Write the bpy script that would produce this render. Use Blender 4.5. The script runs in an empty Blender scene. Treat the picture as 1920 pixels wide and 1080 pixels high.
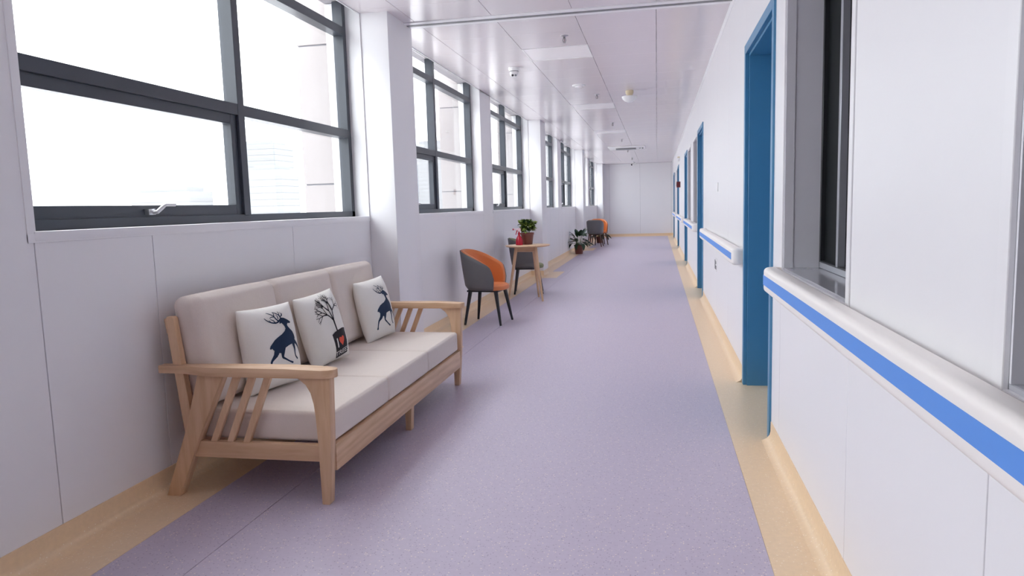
import bpy, bmesh, math, random
from mathutils import Vector, Matrix

sc = bpy.context.scene
COL = sc.collection
PI = math.pi
rnd = random.Random(7)

# ------------------------------------------------------------------ camera, sky, exposure
CAM_H = 1.3
F_PX = 1342.7
pitch, yaw, roll = 0.112784, 0.202023, -0.028651
c, s = math.cos, math.sin
fwd = Vector((-s(yaw) * c(pitch), c(yaw) * c(pitch), -s(pitch)))
rgt = Vector((c(yaw), s(yaw), 0))
upv = rgt.cross(fwd)
r2 = c(roll) * rgt + s(roll) * upv
u2 = -s(roll) * rgt + c(roll) * upv
cam_d = bpy.data.cameras.new('camera')
cam_d.sensor_width = 36.0
cam_d.lens = F_PX / 1920 * 36.0
cam_d.clip_start = 0.05
cam_d.clip_end = 2000
cam = bpy.data.objects.new('camera', cam_d)
COL.objects.link(cam)
M = Matrix((r2, u2, -fwd)).transposed().to_4x4()
M.translation = Vector((0, 0, CAM_H))
cam.matrix_world = M
sc.camera = cam

W = bpy.data.worlds.new('overcast_sky')
sc.world = W
W.use_nodes = True
wn = W.node_tree
wn.nodes.clear()
wo = wn.nodes.new('ShaderNodeOutputWorld')
wb = wn.nodes.new('ShaderNodeBackground')
tc = wn.nodes.new('ShaderNodeTexCoord')
sep = wn.nodes.new('ShaderNodeSeparateXYZ')
cr = wn.nodes.new('ShaderNodeValToRGB')
cr.color_ramp.elements[0].position = 0.0
cr.color_ramp.elements[0].color = (0.36, 0.37, 0.37, 1)
cr.color_ramp.elements[1].position = 1.0
cr.color_ramp.elements[1].color = (0.98, 1.0, 1.0, 1)
wn.links.new(tc.outputs['Generated'], sep.inputs[0])
wn.links.new(sep.outputs['Z'], cr.inputs[0])
wn.links.new(cr.outputs[0], wb.inputs[0])
wb.inputs[1].default_value = 4.6
wn.links.new(wb.outputs[0], wo.inputs[0])

sc.view_settings.view_transform = 'Standard'
sc.view_settings.look = 'None'
sc.view_settings.gamma = 1.0
sc.view_settings.use_curve_mapping = False
sc.view_settings.exposure = 1.25
sc.cycles.max_bounces = 14
sc.cycles.diffuse_bounces = 10
sc.cycles.glossy_bounces = 5
sc.cycles.transmission_bounces = 8
sc.cycles.transparent_max_bounces = 12
sc.cycles.sample_clamp_indirect = 8.0
sc.cycles.caustics_reflective = False
sc.cycles.caustics_refractive = False


# ------------------------------------------------------------------ materials
def newmat(name):
    m = bpy.data.materials.new(name)
    m.use_nodes = True
    nt = m.node_tree
    b = nt.nodes['Principled BSDF']
    return m, nt, b


def L(nt, a, b):
    nt.links.new(a, b)


def lin(r, g, b):
    f = lambda v: (v / 255 / 12.92) if v / 255 <= 0.04045 else ((v / 255 + 0.055) / 1.055) ** 2.4
    return (f(r), f(g), f(b), 1)


def plain(name, col, rough=0.5, metal=0.0, spec=0.5, var=0.04, scale=8.0, bump=0.0, bscale=200.0):
    """procedural: base colour with a slight noise variation and optional fine bump"""
    m, nt, b = newmat(name)
    b.inputs['Roughness'].default_value = rough
    b.inputs['Metallic'].default_value = metal
    b.inputs['Specular IOR Level'].default_value = spec
    t = nt.nodes.new('ShaderNodeTexCoord')
    n = nt.nodes.new('ShaderNodeTexNoise')
    n.inputs['Scale'].default_value = scale
    n.inputs['Detail'].default_value = 3
    mx = nt.nodes.new('ShaderNodeMix')
    mx.data_type = 'RGBA'
    mx.inputs[6].default_value = tuple(v * (1 - var) for v in col[:3]) + (1,)
    mx.inputs[7].default_value = tuple(min(1, v * (1 + var)) for v in col[:3]) + (1,)
    L(nt, t.outputs['Object'], n.inputs['Vector'])
    L(nt, n.outputs['Fac'], mx.inputs[0])
    L(nt, mx.outputs[2], b.inputs['Base Color'])
    if bump:
        n2 = nt.nodes.new('ShaderNodeTexNoise')
        n2.inputs['Scale'].default_value = bscale
        bp = nt.nodes.new('ShaderNodeBump')
        bp.inputs['Strength'].default_value = bump
        bp.inputs['Distance'].default_value = 0.002
        L(nt, t.outputs['Object'], n2.inputs['Vector'])
        L(nt, n2.outputs['Fac'], bp.inputs['Height'])
        L(nt, bp.outputs[0], b.inputs['Normal'])
    return m


def wood(name, stretch, c1, c2, rough=0.45):
    m, nt, b = newmat(name)
    b.inputs['Roughness'].default_value = rough
    t = nt.nodes.new('ShaderNodeTexCoord')
    mp = nt.nodes.new('ShaderNodeMapping')
    mp.inputs['Scale'].default_value = stretch
    n = nt.nodes.new('ShaderNodeTexNoise')
    n.inputs['Scale'].default_value = 9
    n.inputs['Detail'].default_value = 5
    n.inputs['Distortion'].default_value = 0.6
    wv = nt.nodes.new('ShaderNodeTexWave')
    wv.wave_type = 'RINGS'
    wv.inputs['Scale'].default_value = 1.6
    wv.inputs['Distortion'].default_value = 5
    wv.inputs['Detail'].default_value = 2
    ad = nt.nodes.new('ShaderNodeMath')
    ad.operation = 'ADD'
    sc_ = nt.nodes.new('ShaderNodeMath')
    sc_.operation = 'MULTIPLY'
    sc_.inputs[1].default_value = 0.35
    cr = nt.nodes.new('ShaderNodeValToRGB')
    cr.color_ramp.elements[0].position = 0.35
    cr.color_ramp.elements[0].color = c1
    cr.color_ramp.elements[1].position = 1.05
    cr.color_ramp.elements[1].color = c2
    L(nt, t.outputs['Object'], mp.inputs[0])
    L(nt, mp.outputs[0], n.inputs['Vector'])
    L(nt, mp.outputs[0], wv.inputs['Vector'])
    L(nt, wv.outputs['Fac'], sc_.inputs[0])
    L(nt, n.outputs['Fac'], ad.inputs[0])
    L(nt, sc_.outputs[0], ad.inputs[1])
    L(nt, ad.outputs[0], cr.inputs[0])
    L(nt, cr.outputs[0], b.inputs['Base Color'])
    return m


def fabric(name, col, var=0.12, scale=420, bump=0.35, rough=0.9):
    m, nt, b = newmat(name)
    b.inputs['Roughness'].default_value = rough
    b.inputs['Specular IOR Level'].default_value = 0.15
    b.inputs['Sheen Weight'].default_value = 0.15
    t = nt.nodes.new('ShaderNodeTexCoord')
    n = nt.nodes.new('ShaderNodeTexNoise')
    n.inputs['Scale'].default_value = scale
    n.inputs['Detail'].default_value = 2
    n3 = nt.nodes.new('ShaderNodeTexNoise')
    n3.inputs['Scale'].default_value = 14
    mx = nt.nodes.new('ShaderNodeMix')
    mx.data_type = 'RGBA'
    mx.inputs[6].default_value = tuple(v * (1 - var) for v in col[:3]) + (1,)
    mx.inputs[7].default_value = tuple(min(1, v * (1 + var)) for v in col[:3]) + (1,)
    bp = nt.nodes.new('ShaderNodeBump')
    bp.inputs['Strength'].default_value = bump
    bp.inputs['Distance'].default_value = 0.001
    bp2 = nt.nodes.new('ShaderNodeBump')
    bp2.inputs['Strength'].default_value = 0.5
    bp2.inputs['Distance'].default_value = 0.006
    L(nt, t.outputs['Object'], n.inputs['Vector'])
    L(nt, t.outputs['Object'], n3.inputs['Vector'])
    L(nt, n.outputs['Fac'], mx.inputs[0])
    L(nt, mx.outputs[2], b.inputs['Base Color'])
    L(nt, n3.outputs['Fac'], bp2.inputs['Height'])
    L(nt, n.outputs['Fac'], bp.inputs['Height'])
    L(nt, bp2.outputs[0], bp.inputs['Normal'])
    L(nt, bp.outputs[0], b.inputs['Normal'])
    return m


def vinyl(name, col, c_light, c_dark, rough):
    """sheet vinyl: base colour with fine light and dark specks"""
    m, nt, b = newmat(name)
    b.inputs['Roughness'].default_value = rough
    b.inputs['Specular IOR Level'].default_value = 0.5
    t = nt.nodes.new('ShaderNodeTexCoord')
    v = nt.nodes.new('ShaderNodeTexVoronoi')
    v.inputs['Scale'].default_value = 120
    vs = nt.nodes.new('ShaderNodeSeparateColor')
    r1 = nt.nodes.new('ShaderNodeMath'); r1.operation = 'GREATER_THAN'; r1.inputs[1].default_value = 0.90
    r2_ = nt.nodes.new('ShaderNodeMath'); r2_.operation = 'LESS_THAN'; r2_.inputs[1].default_value = 0.16
    d = nt.nodes.new('ShaderNodeMath'); d.operation = 'LESS_THAN'; d.inputs[1].default_value = 0.35
    m1 = nt.nodes.new('ShaderNodeMath'); m1.operation = 'MULTIPLY'
    m2 = nt.nodes.new('ShaderNodeMath'); m2.operation = 'MULTIPLY'
    n = nt.nodes.new('ShaderNodeTexNoise')
    n.inputs['Scale'].default_value = 45
    n.inputs['Detail'].default_value = 4
    mx0 = nt.nodes.new('ShaderNodeMix'); mx0.data_type = 'RGBA'
    mx0.inputs[6].default_value = tuple(x * 0.92 for x in col[:3]) + (1,)
    mx0.inputs[7].default_value = tuple(min(1, x * 1.08) for x in col[:3]) + (1,)
    mx1 = nt.nodes.new('ShaderNodeMix'); mx1.data_type = 'RGBA'
    mx1.inputs[7].default_value = c_light
    mx2 = nt.nodes.new('ShaderNodeMix'); mx2.data_type = 'RGBA'
    mx2.inputs[7].default_value = c_dark
    L(nt, t.outputs['Object'], v.inputs['Vector'])
    L(nt, t.outputs['Object'], n.inputs['Vector'])
    L(nt, v.outputs['Color'], vs.inputs[0])
    L(nt, vs.outputs[0], r1.inputs[0])
    L(nt, vs.outputs[0], r2_.inputs[0])
    L(nt, v.outputs['Distance'], d.inputs[0])
    L(nt, r1.outputs[0], m1.inputs[0]); L(nt, d.outputs[0], m1.inputs[1])
    L(nt, r2_.outputs[0], m2.inputs[0]); L(nt, d.outputs[0], m2.inputs[1])
    L(nt, n.outputs['Fac'], mx0.inputs[0])
    L(nt, mx0.outputs[2], mx1.inputs[6]); L(nt, m1.outputs[0], mx1.inputs[0])
    L(nt, mx1.outputs[2], mx2.inputs[6]); L(nt, m2.outputs[0], mx2.inputs[0])
    L(nt, mx2.outputs[2], b.inputs['Base Color'])
    # slight unevenness of the laid sheet
    n2 = nt.nodes.new('ShaderNodeTexNoise'); n2.inputs['Scale'].default_value = 3.0
    bp = nt.nodes.new('ShaderNodeBump'); bp.inputs['Strength'].default_value = 0.25; bp.inputs['Distance'].default_value = 0.004
    L(nt, t.outputs['Object'], n2.inputs['Vector'])
    L(nt, n2.outputs['Fac'], bp.inputs['Height'])
    L(nt, bp.outputs[0], b.inputs['Normal'])
    return m


def glassmat(name, tint=(0.97, 0.985, 1.0, 1), refl=1.0):
    m = bpy.data.materials.new(name)
    m.use_nodes = True
    nt = m.node_tree
    nt.nodes.clear()
    o = nt.nodes.new('ShaderNodeOutputMaterial')
    tr = nt.nodes.new('ShaderNodeBsdfTransparent'); tr.inputs[0].default_value = tint
    gl = nt.nodes.new('ShaderNodeBsdfGlossy'); gl.inputs['Roughness'].default_value = 0.02
    fr = nt.nodes.new('ShaderNodeLayerWeight')
    pw = nt.nodes.new('ShaderNodeMath'); pw.operation = 'POWER'; pw.inputs[1].default_value = 5.0
    mm = nt.nodes.new('ShaderNodeMath'); mm.operation = 'MULTIPLY_ADD'; mm.inputs[1].default_value = 0.9 * refl; mm.inputs[2].default_value = 0.035
    mx = nt.nodes.new('ShaderNodeMixShader')
    L(nt, fr.outputs['Facing'], pw.inputs[0])
    L(nt, pw.outputs[0], mm.inputs[0])
    L(nt, mm.outputs[0], mx.inputs[0])
    L(nt, tr.outputs[0], mx.inputs[1])
    L(nt, gl.outputs[0], mx.inputs[2])
    L(nt, mx.outputs[0], o.inputs[0])
    return m


MAT = {}
MAT['wall'] = plain('white_wall_panel', (0.82, 0.815, 0.83, 1), 0.38, var=0.012, scale=1.5, bump=0.06, bscale=25)
MAT['wall_core'] = plain('dark_joint_backing', (0.22, 0.22, 0.25, 1), 0.8)
MAT['casing'] = plain('white_trim', (0.83, 0.825, 0.84, 1), 0.3, var=0.01)
MAT['reveal_grey'] = plain('light_grey_aluminium_reveal', (0.74, 0.74, 0.78, 1), 0.35, metal=0.0, var=0.02)
MAT['ceil'] = plain('white_metal_ceiling_panel', (0.71, 0.655, 0.68, 1), 0.2, spec=0.7, var=0.015, scale=2.0, bump=0.05, bscale=9)
MAT['ceil_core'] = plain('ceiling_joint_backing', (0.30, 0.28, 0.30, 1), 0.8)
MAT['lamp_diff'] = plain('unlit_lamp_diffuser', (0.90, 0.87, 0.88, 1), 0.3, var=0.01)
MAT['frame'] = plain('dark_grey_window_frame', (0.048, 0.055, 0.070, 1), 0.35, var=0.06)
MAT['glass'] = glassmat('clear_window_glass')
MAT['floor'] = vinyl('purple_grey_speckled_vinyl', (0.51, 0.45, 0.555, 1), (0.78, 0.68, 0.62, 1), (0.34, 0.29, 0.40, 1), 0.36)
MAT['border'] = vinyl('beige_vinyl_border', (0.80, 0.61, 0.40, 1), (0.90, 0.76, 0.60, 1), (0.76, 0.57, 0.39, 1), 0.36)
MAT['blue'] = plain('blue_door_paint', (0.070, 0.245, 0.43, 1), 0.35, var=0.03)
MAT['rail'] = plain('cream_white_handrail_vinyl', (0.86, 0.82, 0.79, 1), 0.45, var=0.01)
MAT['stripe'] = plain('bright_blue_stripe_vinyl', (0.10, 0.29, 0.76, 1), 0.5, var=0.02)
MAT['steel'] = plain('brushed_steel', (0.62, 0.62, 0.64, 1), 0.3, metal=0.9)
MAT['alu'] = plain('grey_aluminium', (0.42, 0.43, 0.47, 1), 0.35, metal=0.4)
MAT['bronze'] = plain('black_aluminium_sash', (0.02, 0.021, 0.024, 1), 0.35)
MAT['dark_pane'] = plain('dark_room_behind_glass', (0.012, 0.014, 0.015, 1), 0.5, spec=0.08, var=0.0)  # opaque near-black colour stands in for the dark room behind the panes
MAT['stone'] = plain('grey_polished_sill_stone', (0.45, 0.45, 0.49, 1), 0.12, spec=0.6, var=0.05, scale=40)
BEI1, BEI2 = (0.54, 0.335, 0.195, 1), (0.69, 0.47, 0.305, 1)
MAT['woodx'] = wood('beech_grain_lengthwise_x', (0.5, 5, 5), BEI1, BEI2)
MAT['woody'] = wood('beech_grain_lengthwise_y', (5, 0.5, 5), BEI1, BEI2)
MAT['woodz'] = wood('beech_grain_lengthwise_z', (5, 5, 0.5), BEI1, BEI2)
MAT['sofa'] = fabric('beige_upholstery_linen', (0.70, 0.62, 0.565, 1))
MAT['pillow'] = fabric('off_white_pillow_linen', (0.80, 0.775, 0.73, 1), var=0.05, bump=0.6)
MAT['navy'] = fabric('navy_print_ink', (0.012, 0.03, 0.07, 1), var=0.1)
MAT['ink'] = fabric('black_print_ink', (0.018, 0.015, 0.02, 1), var=0.1)
MAT['white_ink'] = fabric('white_print_ink', (0.75, 0.73, 0.71, 1), var=0.04)
MAT['red_ink'] = fabric('coral_red_print_ink', (0.75, 0.10, 0.06, 1), var=0.06)
MAT['grey_leather'] = plain('grey_leatherette', (0.145, 0.145, 0.15, 1), 0.5, var=0.06, bump=0.15, bscale=260)
MAT['orange'] = plain('orange_leatherette', (0.62, 0.185, 0.055, 1), 0.45, var=0.05, bump=0.15, bscale=260)
MAT['olive'] = plain('olive_leatherette', (0.17, 0.19, 0.09, 1), 0.5, var=0.05)
MAT['black_metal'] = plain('black_painted_metal', (0.012, 0.012, 0.016, 1), 0.35)
MAT['brown_leg'] = plain('dark_brown_wooden_leg', (0.10, 0.045, 0.03, 1), 0.4)
MAT['pot'] = plain('red_brown_plastic_pot', (0.17, 0.052, 0.04, 1), 0.45, var=0.08)
MAT['soil'] = plain('potting_soil', (0.03, 0.02, 0.014, 1), 0.95, var=0.4, scale=60)
MAT['leaf_dark'] = plain('dark_green_leaf', (0.018, 0.055, 0.022, 1), 0.35, var=0.4, scale=20)
MAT['leaf_light'] = plain('yellow_green_leaf', (0.20, 0.27, 0.06, 1), 0.4, var=0.55, scale=25)
MAT['stem'] = plain('green_stem', (0.07, 0.14, 0.04, 1), 0.5)
MAT['redplastic'] = plain('translucent_red_plastic', (0.62, 0.012, 0.045, 1), 0.15, spec=0.6)
MAT['redplastic'].node_tree.nodes['Principled BSDF'].inputs['Transmission Weight'].default_value = 0.35
MAT['pinkplastic'] = plain('pale_pink_plastic', (0.75, 0.55, 0.6, 1), 0.3)
MAT['white_plastic'] = plain('white_plastic', (0.83, 0.83, 0.83, 1), 0.35, var=0.01)
MAT['cream_plastic'] = plain('cream_plastic', (0.72, 0.62, 0.42, 1), 0.4, var=0.02)
MAT['black_plastic'] = plain('black_plastic', (0.015, 0.015, 0.018, 1), 0.25)
MAT['grey_plastic'] = plain('grey_plastic', (0.2, 0.2, 0.21, 1), 0.4)
MAT['darkred'] = plain('dark_red_paint', (0.12, 0.012, 0.018, 1), 0.4)
MAT['fin'] = plain('pale_pink_facade_stone', (0.31, 0.28, 0.275, 1), 0.7, var=0.02)
MAT['tower'] = plain('hazy_white_facade', (0.22, 0.222, 0.23, 1), 0.9, var=0.03, scale=0.05)
MAT['tower_win'] = plain('hazy_grey_window_band', (0.20, 0.20, 0.205, 1), 0.8)
MAT['ground'] = plain('pale_city_ground', (0.48, 0.47, 0.47, 1), 0.9, var=0.2, scale=0.02)
MAT['socket_slot'] = plain('dark_socket_cover', (0.10, 0.10, 0.11, 1), 0.4)


# ------------------------------------------------------------------ mesh helpers
class MB:
    def __init__(self):
        self.v = []
        self.f = []

    def add(self, vs, fs):
        k = len(self.v)
        self.v += [tuple(p) for p in vs]
        self.f += [tuple(i + k for i in f) for f in fs]
        return self

    def box(self, x0, x1, y0, y1, z0, z1):
        vs = [(x, y, z) for z in (z0, z1) for y in (y0, y1) for x in (x0, x1)]
        fs = [(0, 2, 3, 1), (4, 5, 7, 6), (0, 1, 5, 4), (2, 6, 7, 3), (0, 4, 6, 2), (1, 3, 7, 5)]
        return self.add(vs, fs)

    def prism(self, poly, axis, a, b):
        """extrude a 2D polygon along an axis. axis 'y': poly is (x,z); 'x': (y,z); 'z': (x,y)"""
        def P(p, t):
            return {'y': (p[0], t, p[1]), 'x': (t, p[0], p[1]), 'z': (p[0], p[1], t)}[axis]
        n = len(poly)
        vs = [P(p, a) for p in poly] + [P(p, b) for p in poly]
        fs = [tuple(range(n)), tuple(range(2 * n - 1, n - 1, -1))]
        fs += [(i, (i + 1) % n, n + (i + 1) % n, n + i)[::-1] for i in range(n)]
        return self.add(vs, fs)

    def tube(self, pts, rad, seg=10, caps=True):
        """tube through pts; rad a number or a list"""
        pts = [Vector(p) for p in pts]
        R_ = rad if isinstance(rad, (list, tuple)) else [rad] * len(pts)
        d0 = (pts[1] - pts[0]).normalized()
        n = d0.orthogonal().normalized()
        vs, fs = [], []
        for i, p in enumerate(pts):
            d = (pts[min(i + 1, len(pts) - 1)] - pts[max(i - 1, 0)]).normalized()
            n = (n - d * n.dot(d)).normalized()
            b = d.cross(n)
            for k in range(seg):
                a = 2 * PI * k / seg
                vs.append(p + R_[i] * (math.cos(a) * n + math.sin(a) * b))
        for i in range(len(pts) - 1):
            for k in range(seg):
                k2 = (k + 1) % seg
                fs.append((i * seg + k, i * seg + k2, (i + 1) * seg + k2, (i + 1) * seg + k))
        if caps:
            fs.append(tuple(range(seg))[::-1])
            fs.append(tuple((len(pts) - 1) * seg + k for k in range(seg)))
        return self.add(vs, fs)

    def lathe(self, prof, seg=24, cx=0, cy=0, caps=True):
        vs, fs = [], []
        for r, z in prof:
            for k in range(seg):
                a = 2 * PI * k / seg
                vs.append((cx + r * math.cos(a), cy + r * math.sin(a), z))
        n = len(prof)
        for i in range(n - 1):
            for k in range(seg):
                k2 = (k + 1) % seg
                fs.append((i * seg + k, i * seg + k2, (i + 1) * seg + k2, (i + 1) * seg + k))
        if caps:
            fs.append(tuple(range(seg))[::-1])
            fs.append(tuple((n - 1) * seg + k for k in range(seg)))
        return self.add(vs, fs)

    def obj(self, name, mat, parent=None, loc=None, smooth=False, bevel=0.0, seg=2, rot=None, fix=True):
        me = bpy.data.meshes.new(name)
        me.from_pydata(self.v, [], self.f)
        bm = bmesh.new()
        bm.from_mesh(me)
        if fix:
            bmesh.ops.recalc_face_normals(bm, faces=bm.faces)
        if bevel > 0:
            ed = [e for e in bm.edges if len(e.link_faces) == 2 and e.calc_face_angle(0) > 0.5]
            bmesh.ops.bevel(bm, geom=ed, offset=bevel, segments=seg, affect='EDGES', profile=0.6, clamp_overlap=True)
        bm.to_mesh(me)
        bm.free()
        if smooth or bevel > 0:
            for p in me.polygons:
                p.use_smooth = True
            try:
                me.set_sharp_from_angle(angle=0.7)
            except Exception:
                pass
        me.materials.append(MAT[mat])
        o = bpy.data.objects.new(name, me)
        COL.objects.link(o)
        if parent is not None:
            o.parent = parent
        if loc is not None:
            o.location = loc
        if rot is not None:
            o.rotation_euler = rot
        return o


def tag(o, label=None, cat=None, group=None, kind=None):
    if label: o['label'] = label
    if cat: o['category'] = cat
    if group: o['group'] = group
    if kind: o['kind'] = kind
    return o


def empty(name, loc, label, cat, group=None, kind=None, rz=0):
    o = bpy.data.objects.new(name, None)
    COL.objects.link(o)
    o.location = loc
    o.rotation_euler = (0, 0, rz)
    o.empty_display_size = 0.1
    return tag(o, label, cat, group, kind)


def copy_tree(o, parent=None):
    cc = o.copy()
    COL.objects.link(cc)
    if parent is not None:
        cc.parent = parent
    for ch in [x for x in COL.objects if x.parent == o]:
        copy_tree(ch, cc)
    return cc


# ------------------------------------------------------------------ dimensions of the corridor
XL, XR, ZC = -2.31, 0.60, 2.86
Y0, Y1 = -5.45, 28.9
XG = -2.43                                  # inner face of the window frames
XO = -2.60                                  # outer face of the left wall
PIL = [(-2.02, -1.44), (5.55, 6.13), (13.12, 13.72), (20.7, 21.3), (28.3, 28.9)]
XP = -2.08
WIN = [(-1.44, 1.65), (2.30, 5.55), (6.13, 9.48), (10.1, 13.12), (13.72, 17.05), (17.67, 20.7), (21.3, 24.6), (25.2, 28.3)]
ZS = 1.25                                   # sill height
ZW = 2.95                                   # windows run up behind the ceiling edge
SOL = []                                    # solid stretches of the left wall at window height
yy = Y0
for a, b in WIN:
    SOL.append((yy, a)); yy = b
SOL.append((yy, Y1))
SOL = [(a, b) for a, b in SOL if b - a > 0.02]

# ------------------------------------------------------------------ floor
fl = MB().box(-2.62, 0.86, Y0, Y1 + 0.1, -0.12, -0.004).obj('floor', 'floor')
tag(fl, 'long corridor floor of speckled purple-grey vinyl with beige borders', 'floor', kind='structure')
XB_L, XB_R = -2.045, 0.393
def left_edge(p):      # beige border steps out round each pillar
    return p
pb = [(a - 0.32, b + 0.32) for a, b in PIL]
SEAM = -1.70
XJ = -1.80
# left beige strip polygons
m = MB()
m.box(-2.34, XB_L, Y0, Y1, -0.004, 0.0)
m.obj('border_strip', 'border', fl)
for a, b in pb:
    MB().box(XB_L, XJ, max(a, Y0), min(b, Y1), -0.004, 0.0).obj('border_strip', 'border', fl)
MB().box(XB_R, 0.86, Y0, Y1, -0.004, 0.0).obj('border_strip', 'border', fl)
# far edge strip in front of the end wall
MB().box(XJ + 0.002, XB_R - 0.002, Y1 - 0.12, Y1, -0.004, 0.0005).obj('border_strip', 'border', fl)
# purple sheets: a narrow one by the windows, a wide one down the middle
yy = Y0
for a, b in pb:
    if a > yy:
        MB().box(XB_L + 0.001, SEAM - 0.0015, yy, a, -0.004, 0.0).obj('vinyl_sheet', 'floor', fl)
    MB().box(XJ + 0.001, SEAM - 0.0015, max(a, Y0), min(b, Y1), -0.004, 0.0).obj('vinyl_sheet', 'floor', fl)
    yy = b
MB().box(SEAM + 0.0015, XB_R - 0.001, Y0, Y1, -0.004, 0.0).obj('vinyl_sheet', 'floor', fl)

# ------------------------------------------------------------------ walls
TH = 0.010      # panel thickness
GAP = 0.004


def panels_for(parent, y_edges, z0, z1, openings, face_x, sgn, name='panel', margin=0.0):
    """rectangular lining panels between y_edges, leaving the openings (ya,yb,za,zb) free"""
    for ya, yb in zip(y_edges[:-1], y_edges[1:]):
        zs = [(z0, z1)]
        mid = 0.5 * (ya + yb)
        for oa, ob, za, zb in openings:
            if oa - margin - 1e-4 <= mid <= ob + margin + 1e-4:
                nz = []
                for p, q in zs:
                    if za - margin > p: nz.append((p, min(q, za - margin)))
                    if zb + margin < q: nz.append((max(p, zb + margin), q))
                zs = nz
        for p, q in zs:
            if q - p < 0.03 or yb - ya < 0.012:
                continue
            xa, xb = (face_x - TH, face_x) if sgn > 0 else (face_x, face_x + TH)
            MB().box(xa, xb, ya + GAP / 2, yb - GAP / 2, p + GAP / 2, q - GAP / 2).obj(name, 'wall', parent, bevel=0.0015, seg=1)


# left wall core
m = MB()
m.box(XO, XL - TH, Y0, Y1, 0, ZS - 0.02)
for a, b in SOL:
    m.box(XO, XL - TH, a + 0.01, b - 0.01, ZS - 0.02, 3.05)
wl = m.obj('wall_left', 'wall_core')
tag(wl, 'white panelled corridor wall under and between the big windows', 'wall', kind='structure')
edges = [Y0]
for a, b in WIN:
    n = 2 if b - a < 3.2 else 2
    edges += [a, a + 0.65, a + 1.97, b]
edges = sorted(set(round(e, 3) for e in edges + [Y1]))
# below the sills
for ya, yb in zip(edges[:-1], edges[1:]):
    mid = 0.5 * (ya + yb)
    inwin = any(a - 0.02 <= mid <= b + 0.02 for a, b in WIN)
    if any(p0 < mid < p1 for p0, p1 in PIL):
        continue
    MB().box(XL - TH, XL, ya + GAP / 2, yb - GAP / 2, 0.06, (ZS - 0.03 if inwin else ZC + 0.08)).obj('panel', 'wall', wl, bevel=0.0015, seg=1)

# right wall
DOORS = [(4.03, 5.20), (9.95, 11.10), (15.1, 16.3), (20.7, 21.9), (26.1, 27.3)]
RW = [(-2.3, -1.1), (0.17, 1.385), (2.475, 3.69), (11.40, 12.60), (13.55, 14.78), (22.15, 23.35), (24.5, 25.7)]
ZD = 2.29
ZRS, ZRT = 0.955, 2.29
XRO = 0.86
m = MB()
ops = [(a, b, 0.0, ZD) for a, b in DOORS] + [(a, b, ZRS, ZRT) for a, b in RW]
ops.sort()
yy = Y0
for a, b, za, zb in ops:
    if a > yy: m.box(XR + TH, XRO, yy, a, 0, 3.05)
    if za > 0: m.box(XR + TH, XRO, a, b, 0, za)
    m.box(XR + TH, XRO, a, b, zb, 3.05)
    yy = b
m.box(XR + TH, XRO, yy, Y1, 0, 3.05)
wr = m.obj('wall_right', 'wall_core')
tag(wr, 'white panelled corridor wall with blue doorways and inner windows', 'wall', kind='structure')
CM = 0.045
ed = [Y0, Y1]
for a, b, za, zb in ops:
    ed += [a - CM, b + CM]
ed += [-3.6, 0.13 - 0.6, 6.45, 7.65, 8.8, 17.5, 18.6, 19.6]
ed = sorted(set(ed))
panels_for(wr, ed, 0.06, ZC, ops, XR, -1, margin=CM)

# end walls
def endwall(name, y, face, label):
    m = MB().box(XO, XRO, min(y, y + 0.2 * face), max(y, y + 0.2 * face), -0.1, 3.05)
    o = m.obj(name, 'wall_core')
    tag(o, label, 'wall', kind='structure')
    xe = [XL, -1.86, -0.66, 0.54, XR]
    for a, b in zip(xe[:-1], xe[1:]):
        yb = y - TH * face
        MB().box(a + GAP / 2, b - GAP / 2, min(y, yb), max(y, yb), 0.06, ZC - .002).obj('panel', 'wall', o, bevel=0.0015, seg=1)
    return o
endwall('wall_far', Y1 + TH, 1, 'plain white panelled wall closing the far end of the corridor')
endwall('wall_near', Y0 - TH, -1, 'white panelled wall behind the viewpoint')

# pillars
for i, (a, b) in enumerate(PIL):
    m = MB().box(XL - 0.004, XP, a + 0.001, b - 0.001, 0.0, ZC + 0.08)
    o = m.obj('pillar', 'wall', bevel=0.004, seg=2)
    lab = ['white boxed pillar behind the viewpoint beside the windows', 'white boxed pillar right behind the far end of the sofa',
           'white boxed pillar just beyond the table with the potted plant', 'white boxed pillar beyond the dark-leaved floor plant',
           'white boxed pillar in the corner by the far wall'][i]
    tag(o, lab, 'pillar', kind='structure')

# coved skirting: profile swept along a path (offset from wall, height)
SK = [(0.0, 0.105), (0.004, 0.105), (0.005, 0.05), (0.010, 0.03), (0.022, 0.013), (0.045, 0.0015), (0.052, 0.0), (0.0, 0.0)]
def skirting(name, path, label, side=1):
    """path: list of (x,y); side=+1: room lies to the right-hand of travel direction +y for left wall"""
    path = [Vector((p[0], p[1])) for p in path]
    vs, fs = [], []
    n = len(path)
    for i, p in enumerate(path):
        d1 = (path[i] - path[i - 1]).normalized() if i > 0 else (path[1] - path[0]).normalized()
        d2 = (path[i + 1] - path[i]).normalized() if i < n - 1 else d1
        n1 = Vector((d1.y, -d1.x)) * side
        n2 = Vector((d2.y, -d2.x)) * side
        bis = (n1 + n2)
        bis = bis / max(0.2, bis.length_squared) * 2
        for (o_, z) in SK:
            q = p + bis * o_
            vs.append((q.x, q.y, z))
    k = len(SK)
    for i in range(n - 1):
        for j in range(k):
            j2 = (j + 1) % k
            fs.append((i * k + j, i * k + j2, (i + 1) * k + j2, (i + 1) * k + j))
    fs.append(tuple(range(k)))
    fs.append(tuple((n - 1) * k + j for j in range(k))[::-1])
    o = MB().add(vs, fs).obj(name, 'border', smooth=True)
    tag(o, label, 'skirting', kind='structure')
    return o
path = [(XL, Y0)]
for a, b in PIL:
    path += [(XL, a), (XP, a), (XP, b)]
    if b < Y1 - 0.01: path += [(XL, b)]
skirting('baseboard_left', path, 'beige coved vinyl skirting along the window wall and round its pillars')
segs = []
yy = Y0
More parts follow.
